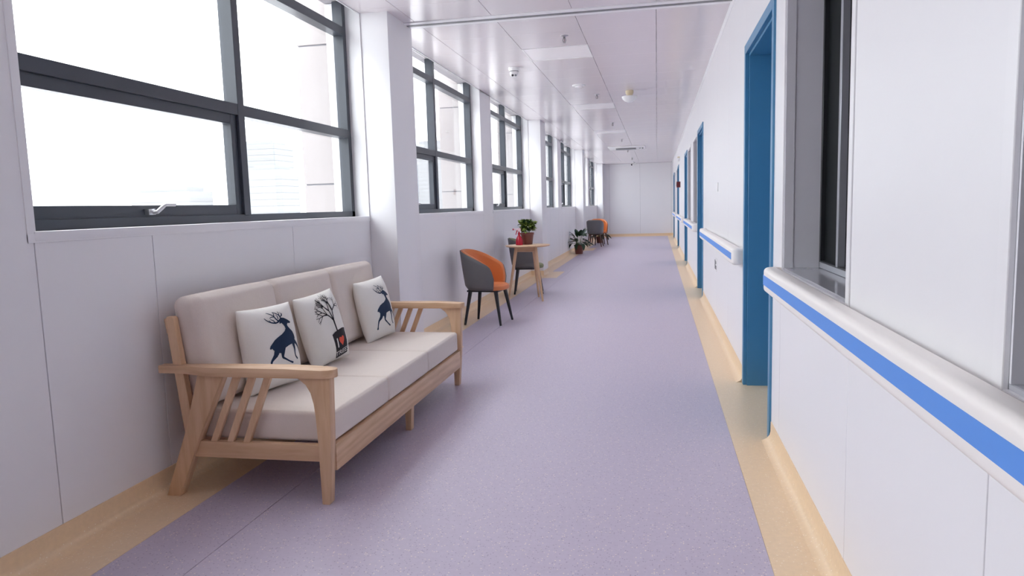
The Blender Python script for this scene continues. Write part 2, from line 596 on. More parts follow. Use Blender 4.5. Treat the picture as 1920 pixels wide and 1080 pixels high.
for a, b in DOORS:
    segs.append((yy, a - 0.06)); yy = b + 0.06
segs.append((yy, Y1))
sk0 = None
for i, (a, b) in enumerate(segs):
    labs = ['beige coved skirting under the long near handrail', 'beige coved skirting between the first and second blue doorways', 'beige coved skirting between the second and third blue doorways',
            'beige coved skirting between the third and fourth blue doorways', 'beige coved skirting between the fourth and fifth blue doorways', 'short beige coved skirting past the last blue doorway']
    skirting('baseboard_right', [(XR, a), (XR, b)], labs[i], side=-1)
skirting('baseboard_far', [(XP, Y1), (XR, Y1)], 'beige coved skirting along the foot of the far wall', side=1)

# ------------------------------------------------------------------ ceiling
ce = MB().box(XO, XRO, Y0, Y1, 2.955, 3.05).obj('ceiling', 'ceil_core')
tag(ce, 'glossy white metal panel ceiling over the whole corridor', 'ceiling', kind='structure')
XE = [XL + 0.0, -1.98, -1.32, -0.66, 0.0, XR]
LAMPS = [(-1.32, -0.66, 7.26, 7.86), (-1.32, -0.66, 11.46, 12.06), (-1.32, -0.66, 15.66, 16.26), (-1.32, -.66, 3.06, 3.66)]
AC = (-1.32, -0.3, 20.1, 21.0)
ys = [3.06 + 0.6 * k for k in range(0, 44)]
ys = [y for y in ys if y < Y1 - 0.1] + [Y1]
JY = (5.93, 6.13)                            # expansion joint cover
def ceil_panel(x0, x1, y0, y1):
    if y1 - y0 < 0.02: return
    g = 0.0016
    m = MB().box(x0 + g, x1 - g, y0 + g * 0.35, y1 - g * 0.35, ZC, ZC + 0.014)
    o = m.obj('panel', 'ceil', ce, bevel=0.0012, seg=1)
for i, (x0, x1) in enumerate(zip(XE[:-1], XE[1:])):
    ceil_panel(x0, x1, Y0, ys[0])
    for y0, y1 in zip(ys[:-1], ys[1:]):
        if any(l[0] - .01 <= x0 and x1 <= l[1] + .01 and l[2] - .01 <= y0 and y1 <= l[3] + .01 for l in LAMPS):
            continue
        if y0 < JY[0] < y1:
            ceil_panel(x0, x1, y0, JY[0]); continue
        if y0 < JY[1] < y1 or abs(y0 - JY[0]) < .01:
            ceil_panel(x0, x1, JY[1], y1); continue
        ceil_panel(x0, x1, y0, y1)
# edge trims of the ceiling
MB().box(XL - 0.012, XL, Y0, Y1, ZC - 0.006, ZC + 0.09).obj('edge_trim', 'casing', ce)
m = MB().prism([(XR, ZC), (XR, ZC - 0.022), (XR - 0.004, ZC - 0.022), (XR - 0.022, ZC - 0.004), (XR - 0.022, ZC)], 'y', Y0, Y1)
m.obj('edge_trim', 'casing', ce)
# expansion joint: two bright flanges and a dark slot
j = MB().box(XL, XR, 6.008, 6.052, ZC - 0.009, ZC + 0.012).obj('trim_1', 'grey_plastic')
tag(j, 'ceiling expansion joint strip with dark slot crossing the corridor by the first pillar', 'ceiling joint', kind='structure')
MB().box(XL, XR, 5.932, 6.007, ZC - 0.006, ZC + 0.008).obj('flange', 'casing', j, bevel=0.002, seg=1)
MB().box(XL, XR, 6.053, 6.128, ZC - 0.006, ZC + 0.008).obj('flange', 'casing', j, bevel=0.002, seg=1)

# ------------------------------------------------------------------ big windows on the left
WLAB = ['dark-framed window behind the viewpoint beside the first one in view',
        'big dark-framed window above the sofa', 'dark-framed window just past the pillar behind the sofa, above the first orange chair',
        'dark-framed window above the round table with the potted plant', 'dark-framed window right behind the second pillar, mostly hidden',
        'dark-framed window above the dark-leaved floor plant', 'dark-framed window hidden behind the third pillar', 'last dark-framed window before the far wall']
def build_window(n, a, b):
    w = empty('window_%d' % n, (XG, (a + b) / 2, ZS), WLAB[n - 1], 'window', kind='structure')
    W_ = (b - a) / 2
    fw = 0.055
    dep = 0.085
    H = ZW - ZS
    # reveals, sill, and casing (white)
    m = MB()
    m.box(-0.17, XL - XG + 0.002, -W_, -W_ + 0.01, 0, H)
    m.box(-0.17, XL - XG + 0.002, W_ - 0.01, W_, 0, H)
    m.obj('reveal', 'casing', w)
    MB().box(-0.02, XL - XG + 0.006, -W_, W_, -0.03, 0.008).obj('window_sill', 'casing', w, bevel=0.004)
    m = MB()
    left_p = any(abs(a - p[1]) < .01 for p in PIL)
    right_p = any(abs(b - p[0]) < .01 for p in PIL)
    xf = XL - XG
    if not left_p: m.box(xf - 0.004, xf + 0.004, -W_ - 0.03, -W_, -0.03, H - 0.1)
    if not right_p: m.box(xf - 0.004, xf + 0.004, W_, W_ + 0.03, -0.03, H - 0.1)
    m.box(xf - 0.004, xf + 0.005, -W_ - (0 if left_p else 0.03), W_ + (0 if right_p else 0.03), -0.035, 0.0)
    m.obj('casing', 'casing', w, bevel=0.001, seg=1)
    # dark outer frame (inner face at x=0)
    i0, i1 = -W_ + 0.01, W_ - 0.01
    m = MB()
    m.box(-dep, 0, i0, i0 + fw, 0.008, H)
    m.box(-dep, 0, i1 - fw, i1, 0.008, H)
    m.box(-dep, 0, i0, i1, 0.008, 0.052)
    m.obj('frame', 'frame', w, bevel=0.002, seg=1)
    c0 = 0.0
    MB().box(-dep, 0.004, c0, c0 + 0.066, 0.045, H).obj('mullion', 'frame', w, bevel=0.002, seg=1)
    zt, zu = 0.635, 1.435                     # transom heights above the sill
    for z in (zt, zu):
        MB().box(-dep, 0.002, i0 + fw, c0, z, z + 0.066).obj('transom', 'frame', w, bevel=0.002, seg=1)
        MB().box(-dep, 0.002, c0 + 0.066, i1 - fw, z, z + 0.066).obj('transom', 'frame', w, bevel=0.002, seg=1)
    # opening sash, lower near light
    s0, s1, q0, q1 = i0 + fw - 0.001, c0 + 0.001, 0.050, zt + 0.002
    m = MB()
    sw = 0.058
    m.box(-0.07, -0.014, s0, s0 + sw, q0, q1)
    m.box(-0.07, -0.014, s1 - sw, s1, q0, q1)
    m.box(-0.07, -0.014, s0 + sw, s1 - sw, q0, q0 + sw)
    m.box(-0.07, -0.014, s0 + sw, s1 - sw, q1 - sw, q1)
    sash = m.obj('sash', 'frame', w, bevel=0.002, seg=1)
    MB().box(-0.046, -0.040, s0 + sw - .005, s1 - sw + .005, q0 + sw - .005, q1 - sw + .005).obj('glass_pane', 'glass', sash)
    hy = s0 + (s1 - s0) * 0.5 - 0.03
    hm = MB().box(-0.012, 0.012, hy - 0.035, hy + 0.012, q0 + 0.012, q0 + 0.040)
    hm.tube([(0.008, hy - 0.005, q0 + 0.022), (0.03, hy + 0.0, q0 + 0.024), (0.036, hy + 0.03, q0 + 0.045), (0.036, hy + 0.055, q0 + 0.058), (0.034, hy + 0.13, q0 + 0.058)], [0.009, 0.010, 0.010, 0.008, 0.008], 10)
    hm.obj('handle', 'steel', sash, bevel=0.0, smooth=True)
    # fixed panes
    for (ya, yb, za, zb) in ((c0 + 0.06, i1 - fw + .005, 0.04, zt + .005), (i0 + fw - .005, c0 + .005, zt + 0.06, zu + .005), (c0 + 0.06, i1 - fw + .005, zt + 0.06, zu + .005),
                             (i0 + fw - .005, c0 + .005, zu + .06, H), (c0 + .06, i1 - fw + .005, zu + .06, H)):
        MB().box(-0.066, -0.060, ya, yb, za, zb).obj('glass_pane', 'glass', w)
    return w
for k, (a, b) in enumerate(WIN):
    build_window(k + 1, a, b)

# facade piers outside, in line with the pillars and the piers between windows
PLAB = ['pale stone facade pier outside the windows behind the viewpoint', 'pale stone facade pier seen through the right half of the sofa window',
        'pale stone facade pier seen through the window above the first orange chair', 'pale stone facade pier seen through the window above the round table',
        'pale stone facade pier outside beyond the second pillar', 'pale stone facade pier outside at the third pillar', 'pale stone facade pier outside near the far end of the corridor', 'pale stone facade pier outside the near pier wall']
outs = [(-2.02, -1.44, 0), (1.65, 2.27, 7), (5.58, 6.10, 1), (9.5, 10.08, 2), (13.15, 13.69, 3), (17.07, 17.65, 4), (20.73, 21.27, 5), (24.62, 25.18, 6)]
for a, b, li in outs:
    e = empty('facade_pier', (-2.8, (a + b) / 2, 0), PLAB[li], 'facade pier', 'stone facade piers outside the windows', kind='structure')
    zz = [-1.8, -0.7, 0.41, 1.53, 2.65, 3.77, 4.9]
    hw = (b - a) / 2
    for z0, z1 in zip(zz[:-1], zz[1:]):
        MB().box(-0.085, 0.19, -hw, hw, z0 + 0.006, z1 - 0.006).obj('stone_slab', 'fin', e, bevel=0.002, seg=1)
    MB().box(-0.075, 0.19, -hw + 0.012, hw - 0.012, -1.8, 4.9).obj('joint_core', 'wall_core', e)

# ------------------------------------------------------------------ hazy city far outside
g = MB().box(-900, 500, -500, 900, -16.2, -16).obj('ground', 'ground')
tag(g, 'pale ground of the city far below the windows', 'ground', kind='structure')
TLAB = ['tall pale tower faint in the haze, seen right of the sofa window mullion', 'low pale block faint in the haze, seen in the sofa window opening sash',
        'pale slab block faint in the haze beside the tall tower', 'faint pale tower seen through the second window past the pillar', 'faint low block on the hazy skyline through the second window']
towers = [(-232, 402, 24, 22, 42, 0), (-252, 340, 34, 20, 14, 1), (-200, 352, 20, 18, 24, 2), (-190, 620, 34, 30, 58, 3), (-232, 560, 50, 30, 22, 4)]
for x, y, wx, wy, h, li in towers:
    e = empty('far_tower', (x, y, -16), TLAB[li], 'building', 'hazy far buildings')
    hh = h + 16
    MB().box(-wx / 2, wx / 2, -wy / 2, wy / 2, 0, hh).obj('wall', 'tower', e)
    MB().box(-wx / 2 + 3, wx / 2 - 3, -wy / 2 + 3, wy / 2 - 3, hh, hh + 2.5).obj('roof', 'tower', e)
    m = MB()
    z = 18
    while z < hh - 2:
        m.box(-wx / 2 - 0.15, wx / 2 + 0.15, -wy / 2 - 0.15, wy / 2 + 0.15, z, z + 1.5)
        z += 3.4
    m.obj('window_band', 'tower_win', e)

# ------------------------------------------------------------------ right-hand doors
DLAB = ['blue doorway with deep blue jambs between the near handrail and the second one', 'second blue doorway along the right wall',
        'third blue doorway, beyond the two inner windows', 'fourth blue doorway, beside the dark red box', 'last blue doorway before the far wall']
for k, (a, b) in enumerate(DOORS):
    d = empty('door_%d' % (k + 1), (XR, (a + b) / 2, 0), DLAB[k], 'door', kind='structure')
    hw = (b - a) / 2
    m = MB()                                   # architrave + jamb lining
    ow = 0.05
    m.box(-0.012, 0.012, -hw - ow, -hw + 0.012, 0, ZD + ow)
    m.box(-0.012, 0.012, hw - 0.012, hw + ow, 0, ZD + ow)
    m.box(-0.012, 0.012, -hw + 0.012, hw - 0.012, ZD - 0.012, ZD + ow)
    m.obj('architrave', 'blue', d, bevel=0.002, seg=1)
    m = MB()
    m.box(0.012, 0.262, -hw, -hw + 0.03, 0, ZD)
    m.box(0.012, 0.262, hw - 0.03, hw, 0, ZD)
    m.box(0.012, 0.262, -hw + 0.03, hw - 0.03, ZD - 0.03, ZD)
    m.obj('jamb', 'blue', d, bevel=0.002, seg=1)
    lf = MB().box(0.205, 0.25, -hw + 0.034, hw - 0.034, 0.008, ZD - 0.034).obj('door_leaf', 'blue', d, bevel=0.002, seg=1)
    hm = MB().box(0.198, 0.206, -hw + 0.10, -hw + 0.145, 0.93, 1.13)
    hm.tube([(0.2, -hw + 0.122, 1.06), (0.155, -hw + 0.122, 1.06), (0.15, -hw + 0.14, 1.06), (0.15, -hw + 0.25, 1.06)], 0.009, 10)
    hm.obj('door_handle', 'steel', lf, smooth=True)

# ------------------------------------------------------------------ right-hand inner windows
RLAB = ['inner window behind the viewpoint', 'inner window at the frame edge, past the near panel', 'inner window with dark panes and polished sill by the first blue doorway',
        'inner window just past the second blue doorway', 'inner window just before the third blue doorway', 'inner window just past the fourth blue doorway', 'inner window just before the last blue doorway']
for k, (a, b) in enumerate(RW):
    w = empty('window_%d' % (k + 10), (XR, (a + b) / 2, ZRS), RLAB[k], 'window', kind='structure')
    hw = (b - a) / 2
    H = ZRT - ZRS
    # white casing round the opening
    m = MB()
    m.box(-0.004, 0.008, -hw - CM + .002, -hw, -CM + .002, H + CM - .002)
    m.box(-0.004, 0.008, hw, hw + CM - .002, -CM + .002, H + CM - .002)
    m.box(-0.004, 0.008, -hw, hw, H, H + CM - .002)
    m.box(-0.004, 0.008, -hw, hw, -CM + .002, 0)
    m.obj('casing', 'casing', w, bevel=0.002, seg=1)
    m = MB()
    m.box(0.008, 0.25, -hw, -hw + 0.008, 0, H)
    m.box(0.008, 0.25, hw - 0.008, hw, 0, H)
    m.box(0.008, 0.25, -hw, hw, H - 0.008, H)
    m.obj('reveal', 'reveal_grey', w)
    MB().box(0.006, 0.25, -hw, hw, -0.004, 0.012).obj('window_sill', 'stone', w, bevel=0.002, seg=1)
    MB().box(0.004, 0.045, hw - 0.014, hw - 0.007, 0.012, H - .01).obj('corner_trim', 'reveal_grey', w)
    m = MB()
    x0, x1 = 0.165, 0.215
    f = 0.035
    m.box(x0, x1, -hw + .008, -hw + f, 0.012, H - .008)
    m.box(x0, x1, hw - f, hw - .008, 0.012, H - .008)
    m.box(x0, x1, -hw + f, hw - f, 0.012, 0.012 + f)
    m.box(x0, x1, -hw + f, hw - f, H - f - .008, H - .008)
    m.obj('frame', 'bronze', w, bevel=0.002, seg=1)
    for my in (-0.27, 0.235):
        MB().box(x0 + 0.0, x1, my, my + 0.035, 0.04, H - .04).obj('mullion', 'alu', w, bevel=0.002, seg=1)
    MB().box(x0 - 0.003, x0 + 0.002, -hw + f, hw - f, 0.014, 0.04).obj('track', 'alu', w)
    MB().box(x0 + 0.02, x0 + 0.026, -hw + .03, -0.26, 0.04, H - .04).obj('glass_pane', 'dark_pane', w)
    MB().box(x0 + 0.03, x0 + 0.036, -0.24, 0.24, 0.04, H - .04).obj('glass_pane', 'dark_pane', w)
    MB().box(x0 + 0.02, x0 + 0.026, 0.265, hw - .03, 0.04, H - .04).obj('glass_pane', 'dark_pane', w)

# ------------------------------------------------------------------ handrails
def rail_profile(x_out, x_in, z0, z1, r):
    pts = []
    def arc(cx, cz, a0, a1, rr, n=5):
        for i in range(n + 1):
            a = a0 + (a1 - a0) * i / n
            pts.append((cx + rr * math.cos(a), cz + rr * math.sin(a)))
    arc(x_out + r, z0 + r, -PI / 2, -PI, r)
    arc(x_out + r, z1 - r, PI, PI / 2, r)
    pts.append((x_in, z1)); pts.append((x_in, z0))
    return pts
HL = ['long near handrail running out of the frame at the lower right', 'handrail between the first and second blue doorways', 'handrail between the second and third blue doorways',
      'handrail between the third and fourth blue doorways', 'handrail between the fourth and last blue doorways']
rails = [(-3.2, 3.76), (5.16 + 0.1, 9.30), (11.25, 14.95), (16.5, 20.5), (22.0, 25.9)]
for k, (a, b) in enumerate(rails):
    h = empty('handrail', (XR, a, 0.905), 'white bumper ' + HL[k] + ', blue stripe', 'handrail', 'striped handrails along the right wall')
    z0, z1 = -0.062, 0.062
    Ln = b - a
    xo, xi = -0.085, -0.03
    cap = 0.055
    # body as two covers with the recessed stripe between them
    p = rail_profile(xo, xi, z0, z1, 0.022)
    m = MB().prism(p, 'y', cap, Ln - cap)
    body = m.obj('rail_cover', 'rail', h, smooth=True)
    MB().box(xo - 0.0012, xo + 0.004, cap + 0.001, Ln - cap + 0.014, -0.024, 0.024).obj('stripe', 'stripe', h)
    # end caps returning to the wall
    for side in (0, 1):
        vs, fs = [], []
        R_ = 0.05
        prof = [(-z, q) for z, q in []]
        rings = []
        n = 7
        for i in range(n + 1):
            t = (PI / 2) * i / n
            # outer offset path: starts along y, ends facing the wall
            cx = xo + R_
            ring = []
            for (px, pz) in p:
                dd = (px - xo)                 # depth of this profile point behind the face
                rr = R_ - dd
                x = cx - rr * math.cos(t)
                y = rr * math.sin(t)
                ring.append((x, y, pz))
            rings.append(ring)
        rings.append([(0.0, R_ - (px - xo), pz) for (px, pz) in p])
        kk = len(p)
        for ring in rings:
            for (x, y, z) in ring:
                yy_ = (cap - y) if side == 0 else (Ln - cap + y)
                vs.append((x, yy_, z))
        for i in range(len(rings) - 1):
            for jj in range(kk):
                j2 = (jj + 1) % kk
                fs.append((i * kk + jj, i * kk + j2, (i + 1) * kk + j2, (i + 1) * kk + jj))
        fs.append(tuple(range(kk))); fs.append(tuple((len(rings) - 1) * kk + jj for jj in range(kk))[::-1])
        MB().add(vs, fs).obj('end_cap', 'rail', h, smooth=True)
    nb = max(2, int(Ln / 1.0))
    for i in range(nb):
        y = 0.3 + (Ln - 0.6) * i / (nb - 1)
        MB().box(-0.031, 0.0, y - 0.03, y + 0.03, -0.035, 0.03).obj('bracket', 'alu', h, bevel=0.002, seg=1)

# ------------------------------------------------------------------ the sofa
SY0, SY1 = 2.82, 5.06
sofa = empty('sofa', (-1.85, (SY0 + SY1) / 2, 0), 'three-seat sofa with beech frame and beige cushions under the first window', 'sofa')
OX, OY = -1.85, (SY0 + SY1) / 2
def S(p):  # (x,z) polygon world -> sofa local
    return [(x - OX, z) for x, z in p]
def arc_pts(cx, cz, r, a0, a1, n):
    return [(cx + r * math.cos(a0 + (a1 - a0) * i / n), cz + r * math.sin(a0 + (a1 - a0) * i / n)) for i in range(n + 1)]
for side in (0, 1):
    if side == 0: yo = lambda t: SY0 + t - OY
    else: yo = lambda t: SY1 - t - OY
    yr = lambda a_, b_: (min(yo(a_), yo(b_)), max(yo(a_), yo(b_)))
    # front leg: tapering to the foot, widening to the arm with a curved bracket
    pl = [(-1.476, 0.0), (-1.440, 0.0), (-1.418, 0.28), (-1.408, 0.578), (-1.565, 0.578), (-1.548, 0.566), (-1.522, 0.545), (-1.502, 0.51), (-1.490, 0.46), (-1.484, 0.40), (-1.480, 0.30)]
    y0, y1 = yr(0.02, 0.072)
    MB().prism(S(pl), 'y', y0, y1).obj('leg', 'woodz', sofa, bevel=0.004)
    # raked back leg
    pb_ = [(-2.262, 0.0), (-2.192, 0.0), (-2.068, 0.285), (-1.925, 0.580), (-2.055, 0.580), (-2.131, 0.334)]
    MB().prism(S(pb_), 'y', y0, y1).obj('leg', 'woodz', sofa, bevel=0.004)
    # armrest board: wider towards the front with a rounded nose
    ol = [(-2.255, 0.03), (-2.255, 0.065)]
    top = []
    n = 14
    ya_ = lambda x: 0.0
    xs = [-2.255, -2.1, -2.0, -1.8, -1.6, -1.45]
    outer = [(-2.255, 0.022), (-2.12, 0.018), (-2.0, 0.004), (-1.8, 0.0), (-1.6, 0.0), (-1.44, 0.004), (-1.407, 0.014), (-1.388, 0.032), (-1.383, 0.05)]
    inner = [(-1.388, 0.068), (-1.407, 0.086), (-1.44, 0.094), (-1.6, 0.097), (-1.8, 0.094), (-2.0, 0.084), (-2.12, 0.074), (-2.255, 0.072)]
    poly = [(x - OX, yo(t)) for x, t in outer + inner]
    zs0 = 0.592
    m = MB()
    nn = len(poly)
    vs = [(x, y, (0.578 if x + OX > -2.1 else 0.585)) for x, y in poly] + [(x, y, 0.612 + (0.010 if x + OX < -1.5 else 0.004)) for x, y in poly]
    fs = [tuple(range(nn)), tuple(range(2 * nn - 1, nn - 1, -1))] + [(i, (i + 1) % nn, nn + (i + 1) % nn, nn + i) for i in range(nn)]
    m.add(vs, fs)
    m.obj('armrest', 'woodx', sofa, bevel=0.005)
    # slanted slats
    y0s, y1s = yr(0.042, 0.064)
    for (xt, xb) in ((-1.872, -2.012), (-1.795, -1.929), (-1.716, -1.848)):
        MB().prism(S([(xb - 0.016, 0.262), (xb + 0.018, 0.262), (xt + 0.018, 0.580), (xt - 0.016, 0.580)]), 'y', y0s, y1s).obj('slat', 'woodz', sofa, bevel=0.002, seg=1)
    # side rail
    y0r, y1r = yr(0.036, 0.070)
    MB().prism(S([(-2.112, 0.19), (-1.478, 0.192), (-1.480, 0.268), (-2.078, 0.266)]), 'y', y0r, y1r).obj('side_rail', 'woodx', sofa, bevel=0.003)
    # back post, leaning
    MB().prism(S([(-2.158, 0.285), (-2.108, 0.285), (-2.172, 0.835), (-2.180, 0.845), (-2.205, 0.845), (-2.215, 0.83)]), 'y', *yr(0.045, 0.08)).obj('back_post', 'woodz', sofa, bevel=0.003)
# front, middle and back rails
MB().box(-1.452 - OX, -1.422 - OX, SY0 + 0.078 - OY, SY1 - 0.078 - OY, 0.140, 0.262).obj('front_rail', 'woody', sofa, bevel=0.003)
MB().box(-2.150 - OX, -2.120 - OX, SY0 + 0.08 - OY, SY1 - 0.08 - OY, 0.19, 0.27).obj('back_rail', 'woody', sofa, bevel=0.003)
MB().prism([(-2.238 - OX, 0.76), (-2.216 - OX, 0.76), (-2.226 - OX, 0.83), (-2.248 - OX, 0.83)], 'y', SY0 + 0.08 - OY, SY1 - 0.08 - OY).obj('back_rail', 'woody', sofa, bevel=0.003)
MB().prism([(-2.200 - OX, 0.46), (-2.180 - OX, 0.46), (-2.190 - OX, 0.52), (-2.210 - OX, 0.52)], 'y', SY0 + 0.08 - OY, SY1 - 0.08 - OY).obj('back_rail', 'woody', sofa, bevel=0.003)
for x0 in (-1.468, -2.20):
    MB().prism([(x0 - OX, 0), (x0 + 0.032 - OX, 0), (x0 + 0.042 - OX, 0.17), (x0 - 0.004 - OX, 0.17)], 'y', 3.915 - OY, 3.965 - OY).obj('leg', 'woodz', sofa, bevel=0.003)
# seat slats under the cushions
for i in range(9):
    y = SY0 + 0.2 + i * (SY1 - SY0 - 0.4) / 8 - OY
    MB().box(-2.12 - OX, -1.452 - OX, y - 0.03, y + 0.03, 0.245, 0.26).obj('seat_slat', 'woodx', sofa)


def cushion(dx, dy, dz, r, bulge=(0, 0, 0), n_r=4, n_m=8):
    """rounded box with slightly domed faces, centred on origin; returns MB"""
    def grid(h):
        o = []
        for i in range(n_r + 1):
            o.append(-h + r * (1 - math.cos(PI / 2 * i / n_r)) if False else -h + r * i / n_r)
        for i in range(1, n_m):
            o.append(-(h - r) + 2 * (h - r) * i / n_m)
        for i in range(n_r + 1):
            o.append(h - r + r * i / n_r)
        return o
    H = (dx / 2, dy / 2, dz / 2)
    G = [grid(h) for h in H]
    idx = {}
    vs, fs = [], []
    def vert(p):
        key = tuple(round(c_, 6) for c_ in p)
        if key in idx: return idx[key]
        q = [max(-(H[i] - r), min(H[i] - r, p[i])) for i in range(3)]
        d = Vector([p[i] - q[i] for i in range(3)])
        if d.length > 1e-9:
            # even out the corner parametrisation
            mx_ = max(abs(x) for x in d)
            d = d.normalized() * r if mx_ > r * 0.999 else d.normalized() * mx_
        w = Vector(q) + d
        u = [p[i] / H[i] for i in range(3)]
        for ax in range(3):
            o1, o2 = [k_ for k_ in range(3) if k_ != ax]
            w[ax] += bulge[ax] * (1 if p[ax] > 0 else -1) * (abs(u[ax]) > 0.5) * max(0, (1 - u[o1] ** 4)) * max(0, (1 - u[o2] ** 4)) if abs(p[ax]) > H[ax] * 0.5 else 0
        idx[key] = len(vs)
        vs.append(tuple(w))
        return idx[key]
    for ax in range(3):
        a, b = [k_ for k_ in range(3) if k_ != ax]
        for sg in (-1, 1):
            for i in range(len(G[a]) - 1):
                for j_ in range(len(G[b]) - 1):
                    q = []
                    for (ii, jj) in ((i, j_), (i + 1, j_), (i + 1, j_ + 1), (i, j_ + 1)):
                        p = [0, 0, 0]
                        p[ax] = sg * H[ax]; p[a] = G[a][ii]; p[b] = G[b][jj]
                        q.append(vert(tuple(p)))
                    if len(set(q)) == 4:
                        fs.append(tuple(q))
    return MB().add(vs, fs)


cy0, cy1 = SY0 + 0.085, SY1 - 0.085
cw = (cy1 - cy0) / 3
for i in range(3):
    yc = cy0 + cw * (i + 0.5) - OY
    m = cushion(0.66, cw - 0.004, 0.138, 0.018, bulge=(0.006, 0.0, 0.008))
    o = m.obj('seat_cushion', 'sofa', sofa, loc=(-1.765 - OX, yc, 0.262 + 0.073), smooth=True)
    m = cushion(0.150, cw - 0.004, 0.515, 0.045, bulge=(0.012, 0.0, 0.004))
    o = m.obj('back_cushion', 'sofa', sofa, loc=(-2.112 - OX, yc, 0.675), smooth=True)
    o.rotation_euler = (0, -math.radians(7.5), 0)


# ------------------------------------------------------------------ pillows and their prints
PA = 0.212
def pil_pt(u, v, T=0.075, a=PA):
    uu, vv = min(1, abs(u)), min(1, abs(v))
    x = T * ((1 - uu ** 3.2) * (1 - vv ** 3.2)) ** 0.6
    y = 0.86 * a * u * (1 - 0.03 * (1 - vv ** 2))
    z = a * v * (1 - 0.035 * (1 - uu ** 2))
    return Vector((x, y, z))
def pil_nrm(u, v):
    e = 0.01
    p = pil_pt(u, v)
    n = (pil_pt(u + e, v) - p).cross(pil_pt(u, v + e) - p)
    return n.normalized()
def pillow(name, label, loc, rot):
    n = 26
    root = empty(name, loc, label, 'pillow', 'printed throw pillows on the sofa')
    root.rotation_euler = rot
    vs, fs = [], []
    for sg in (1, -1):
        k = len(vs)
        for i in range(n + 1):
            for j_ in range(n + 1):
                u = math.sin((i / n * 2 - 1) * PI / 2) * 0.6 + (i / n * 2 - 1) * 0.4
                v = math.sin((j_ / n * 2 - 1) * PI / 2) * 0.6 + (j_ / n * 2 - 1) * 0.4
                p = pil_pt(u, v)
                wr_ = 0.0025 * math.sin(9 * u + 5 * v * v * 3) * (abs(u) ** 2 + abs(v) ** 2) * (1 - u * u) * (1 - v * v) if sg < 0 else 0
                vs.append((sg * p.x + wr_, p.y, p.z))
        for i in range(n):
            for j_ in range(n):
                a0 = k + i * (n + 1) + j_
                fs.append((a0, a0 + 1, a0 + n + 2, a0 + n + 1))
    m = MB().add(vs, fs)
    me = m.obj('pillow_cover', 'pillow', root, smooth=True)
    bm = bmesh.new(); bm.from_mesh(me.data)
    bmesh.ops.remove_doubles(bm, verts=bm.verts, dist=0.0005)
    bmesh.ops.recalc_face_normals(bm, faces=bm.faces)
    bm.to_mesh(me.data); bm.free()
    for p in me.data.polygons: p.use_smooth = True
    # piped edge
    return root
def decal(name, mat, polys, parent, off=0.0012):
    """polys: lists of (s,t) in pillow units -1..1, draped on the front of the pillow"""
    bm = bmesh.new()
    for poly in polys:
        vv = [bm.verts.new((0, s_, t_)) for s_, t_ in poly]
        try:
            f = bm.faces.new(vv)
            f.normal_update()
        except Exception:
            continue
    bmesh.ops.triangulate(bm, faces=bm.faces)
    g_ = -1.0
    while g_ < 1.0:
        for nrm in ((0, 1, 0), (0, 0, 1)):
            bmesh.ops.bisect_plane(bm, geom=bm.verts[:] + bm.edges[:] + bm.faces[:], plane_co=(0, g_, g_), plane_no=nrm)
        g_ += 0.07
    for v in bm.verts:
        u_, v_ = v.co.y, v.co.z
        v.co = pil_pt(u_, v_) + pil_nrm(u_, v_) * off
    bmesh.ops.triangulate(bm, faces=bm.faces)
    for f in bm.faces:
        f.normal_update()
        if f.normal.x < 0: f.normal_flip()
        f.smooth = True
    me = bpy.data.meshes.new(name)
    bm.to_mesh(me); bm.free()
    me.materials.append(MAT[mat])
    o = bpy.data.objects.new(name, me)
    COL.objects.link(o); o.parent = parent
    return o
def ribbon(pts):
    """tapered stroke through (x,y,width) points, as quads"""
    out = []
    for (x0, y0, w0), (x1, y1, w1) in zip(pts[:-1], pts[1:]):
        d = Vector((x1 - x0, y1 - y0))
        if d.length < 1e-6: continue
        n = Vector((-d.y, d.x)).normalized()
        e = d.normalized()
        out.append([(x0 + n.x * w0 / 2, y0 + n.y * w0 / 2), (x0 - e.x * w0 * .3, y0 - e.y * w0 * .3), (x0 - n.x * w0 / 2, y0 - n.y * w0 / 2),
                    (x1 - n.x * w1 / 2, y1 - n.y * w1 / 2), (x1 + e.x * w1 * .3, y1 + e.y * w1 * .3), (x1 + n.x * w1 / 2, y1 + n.y * w1 / 2)])
    return out
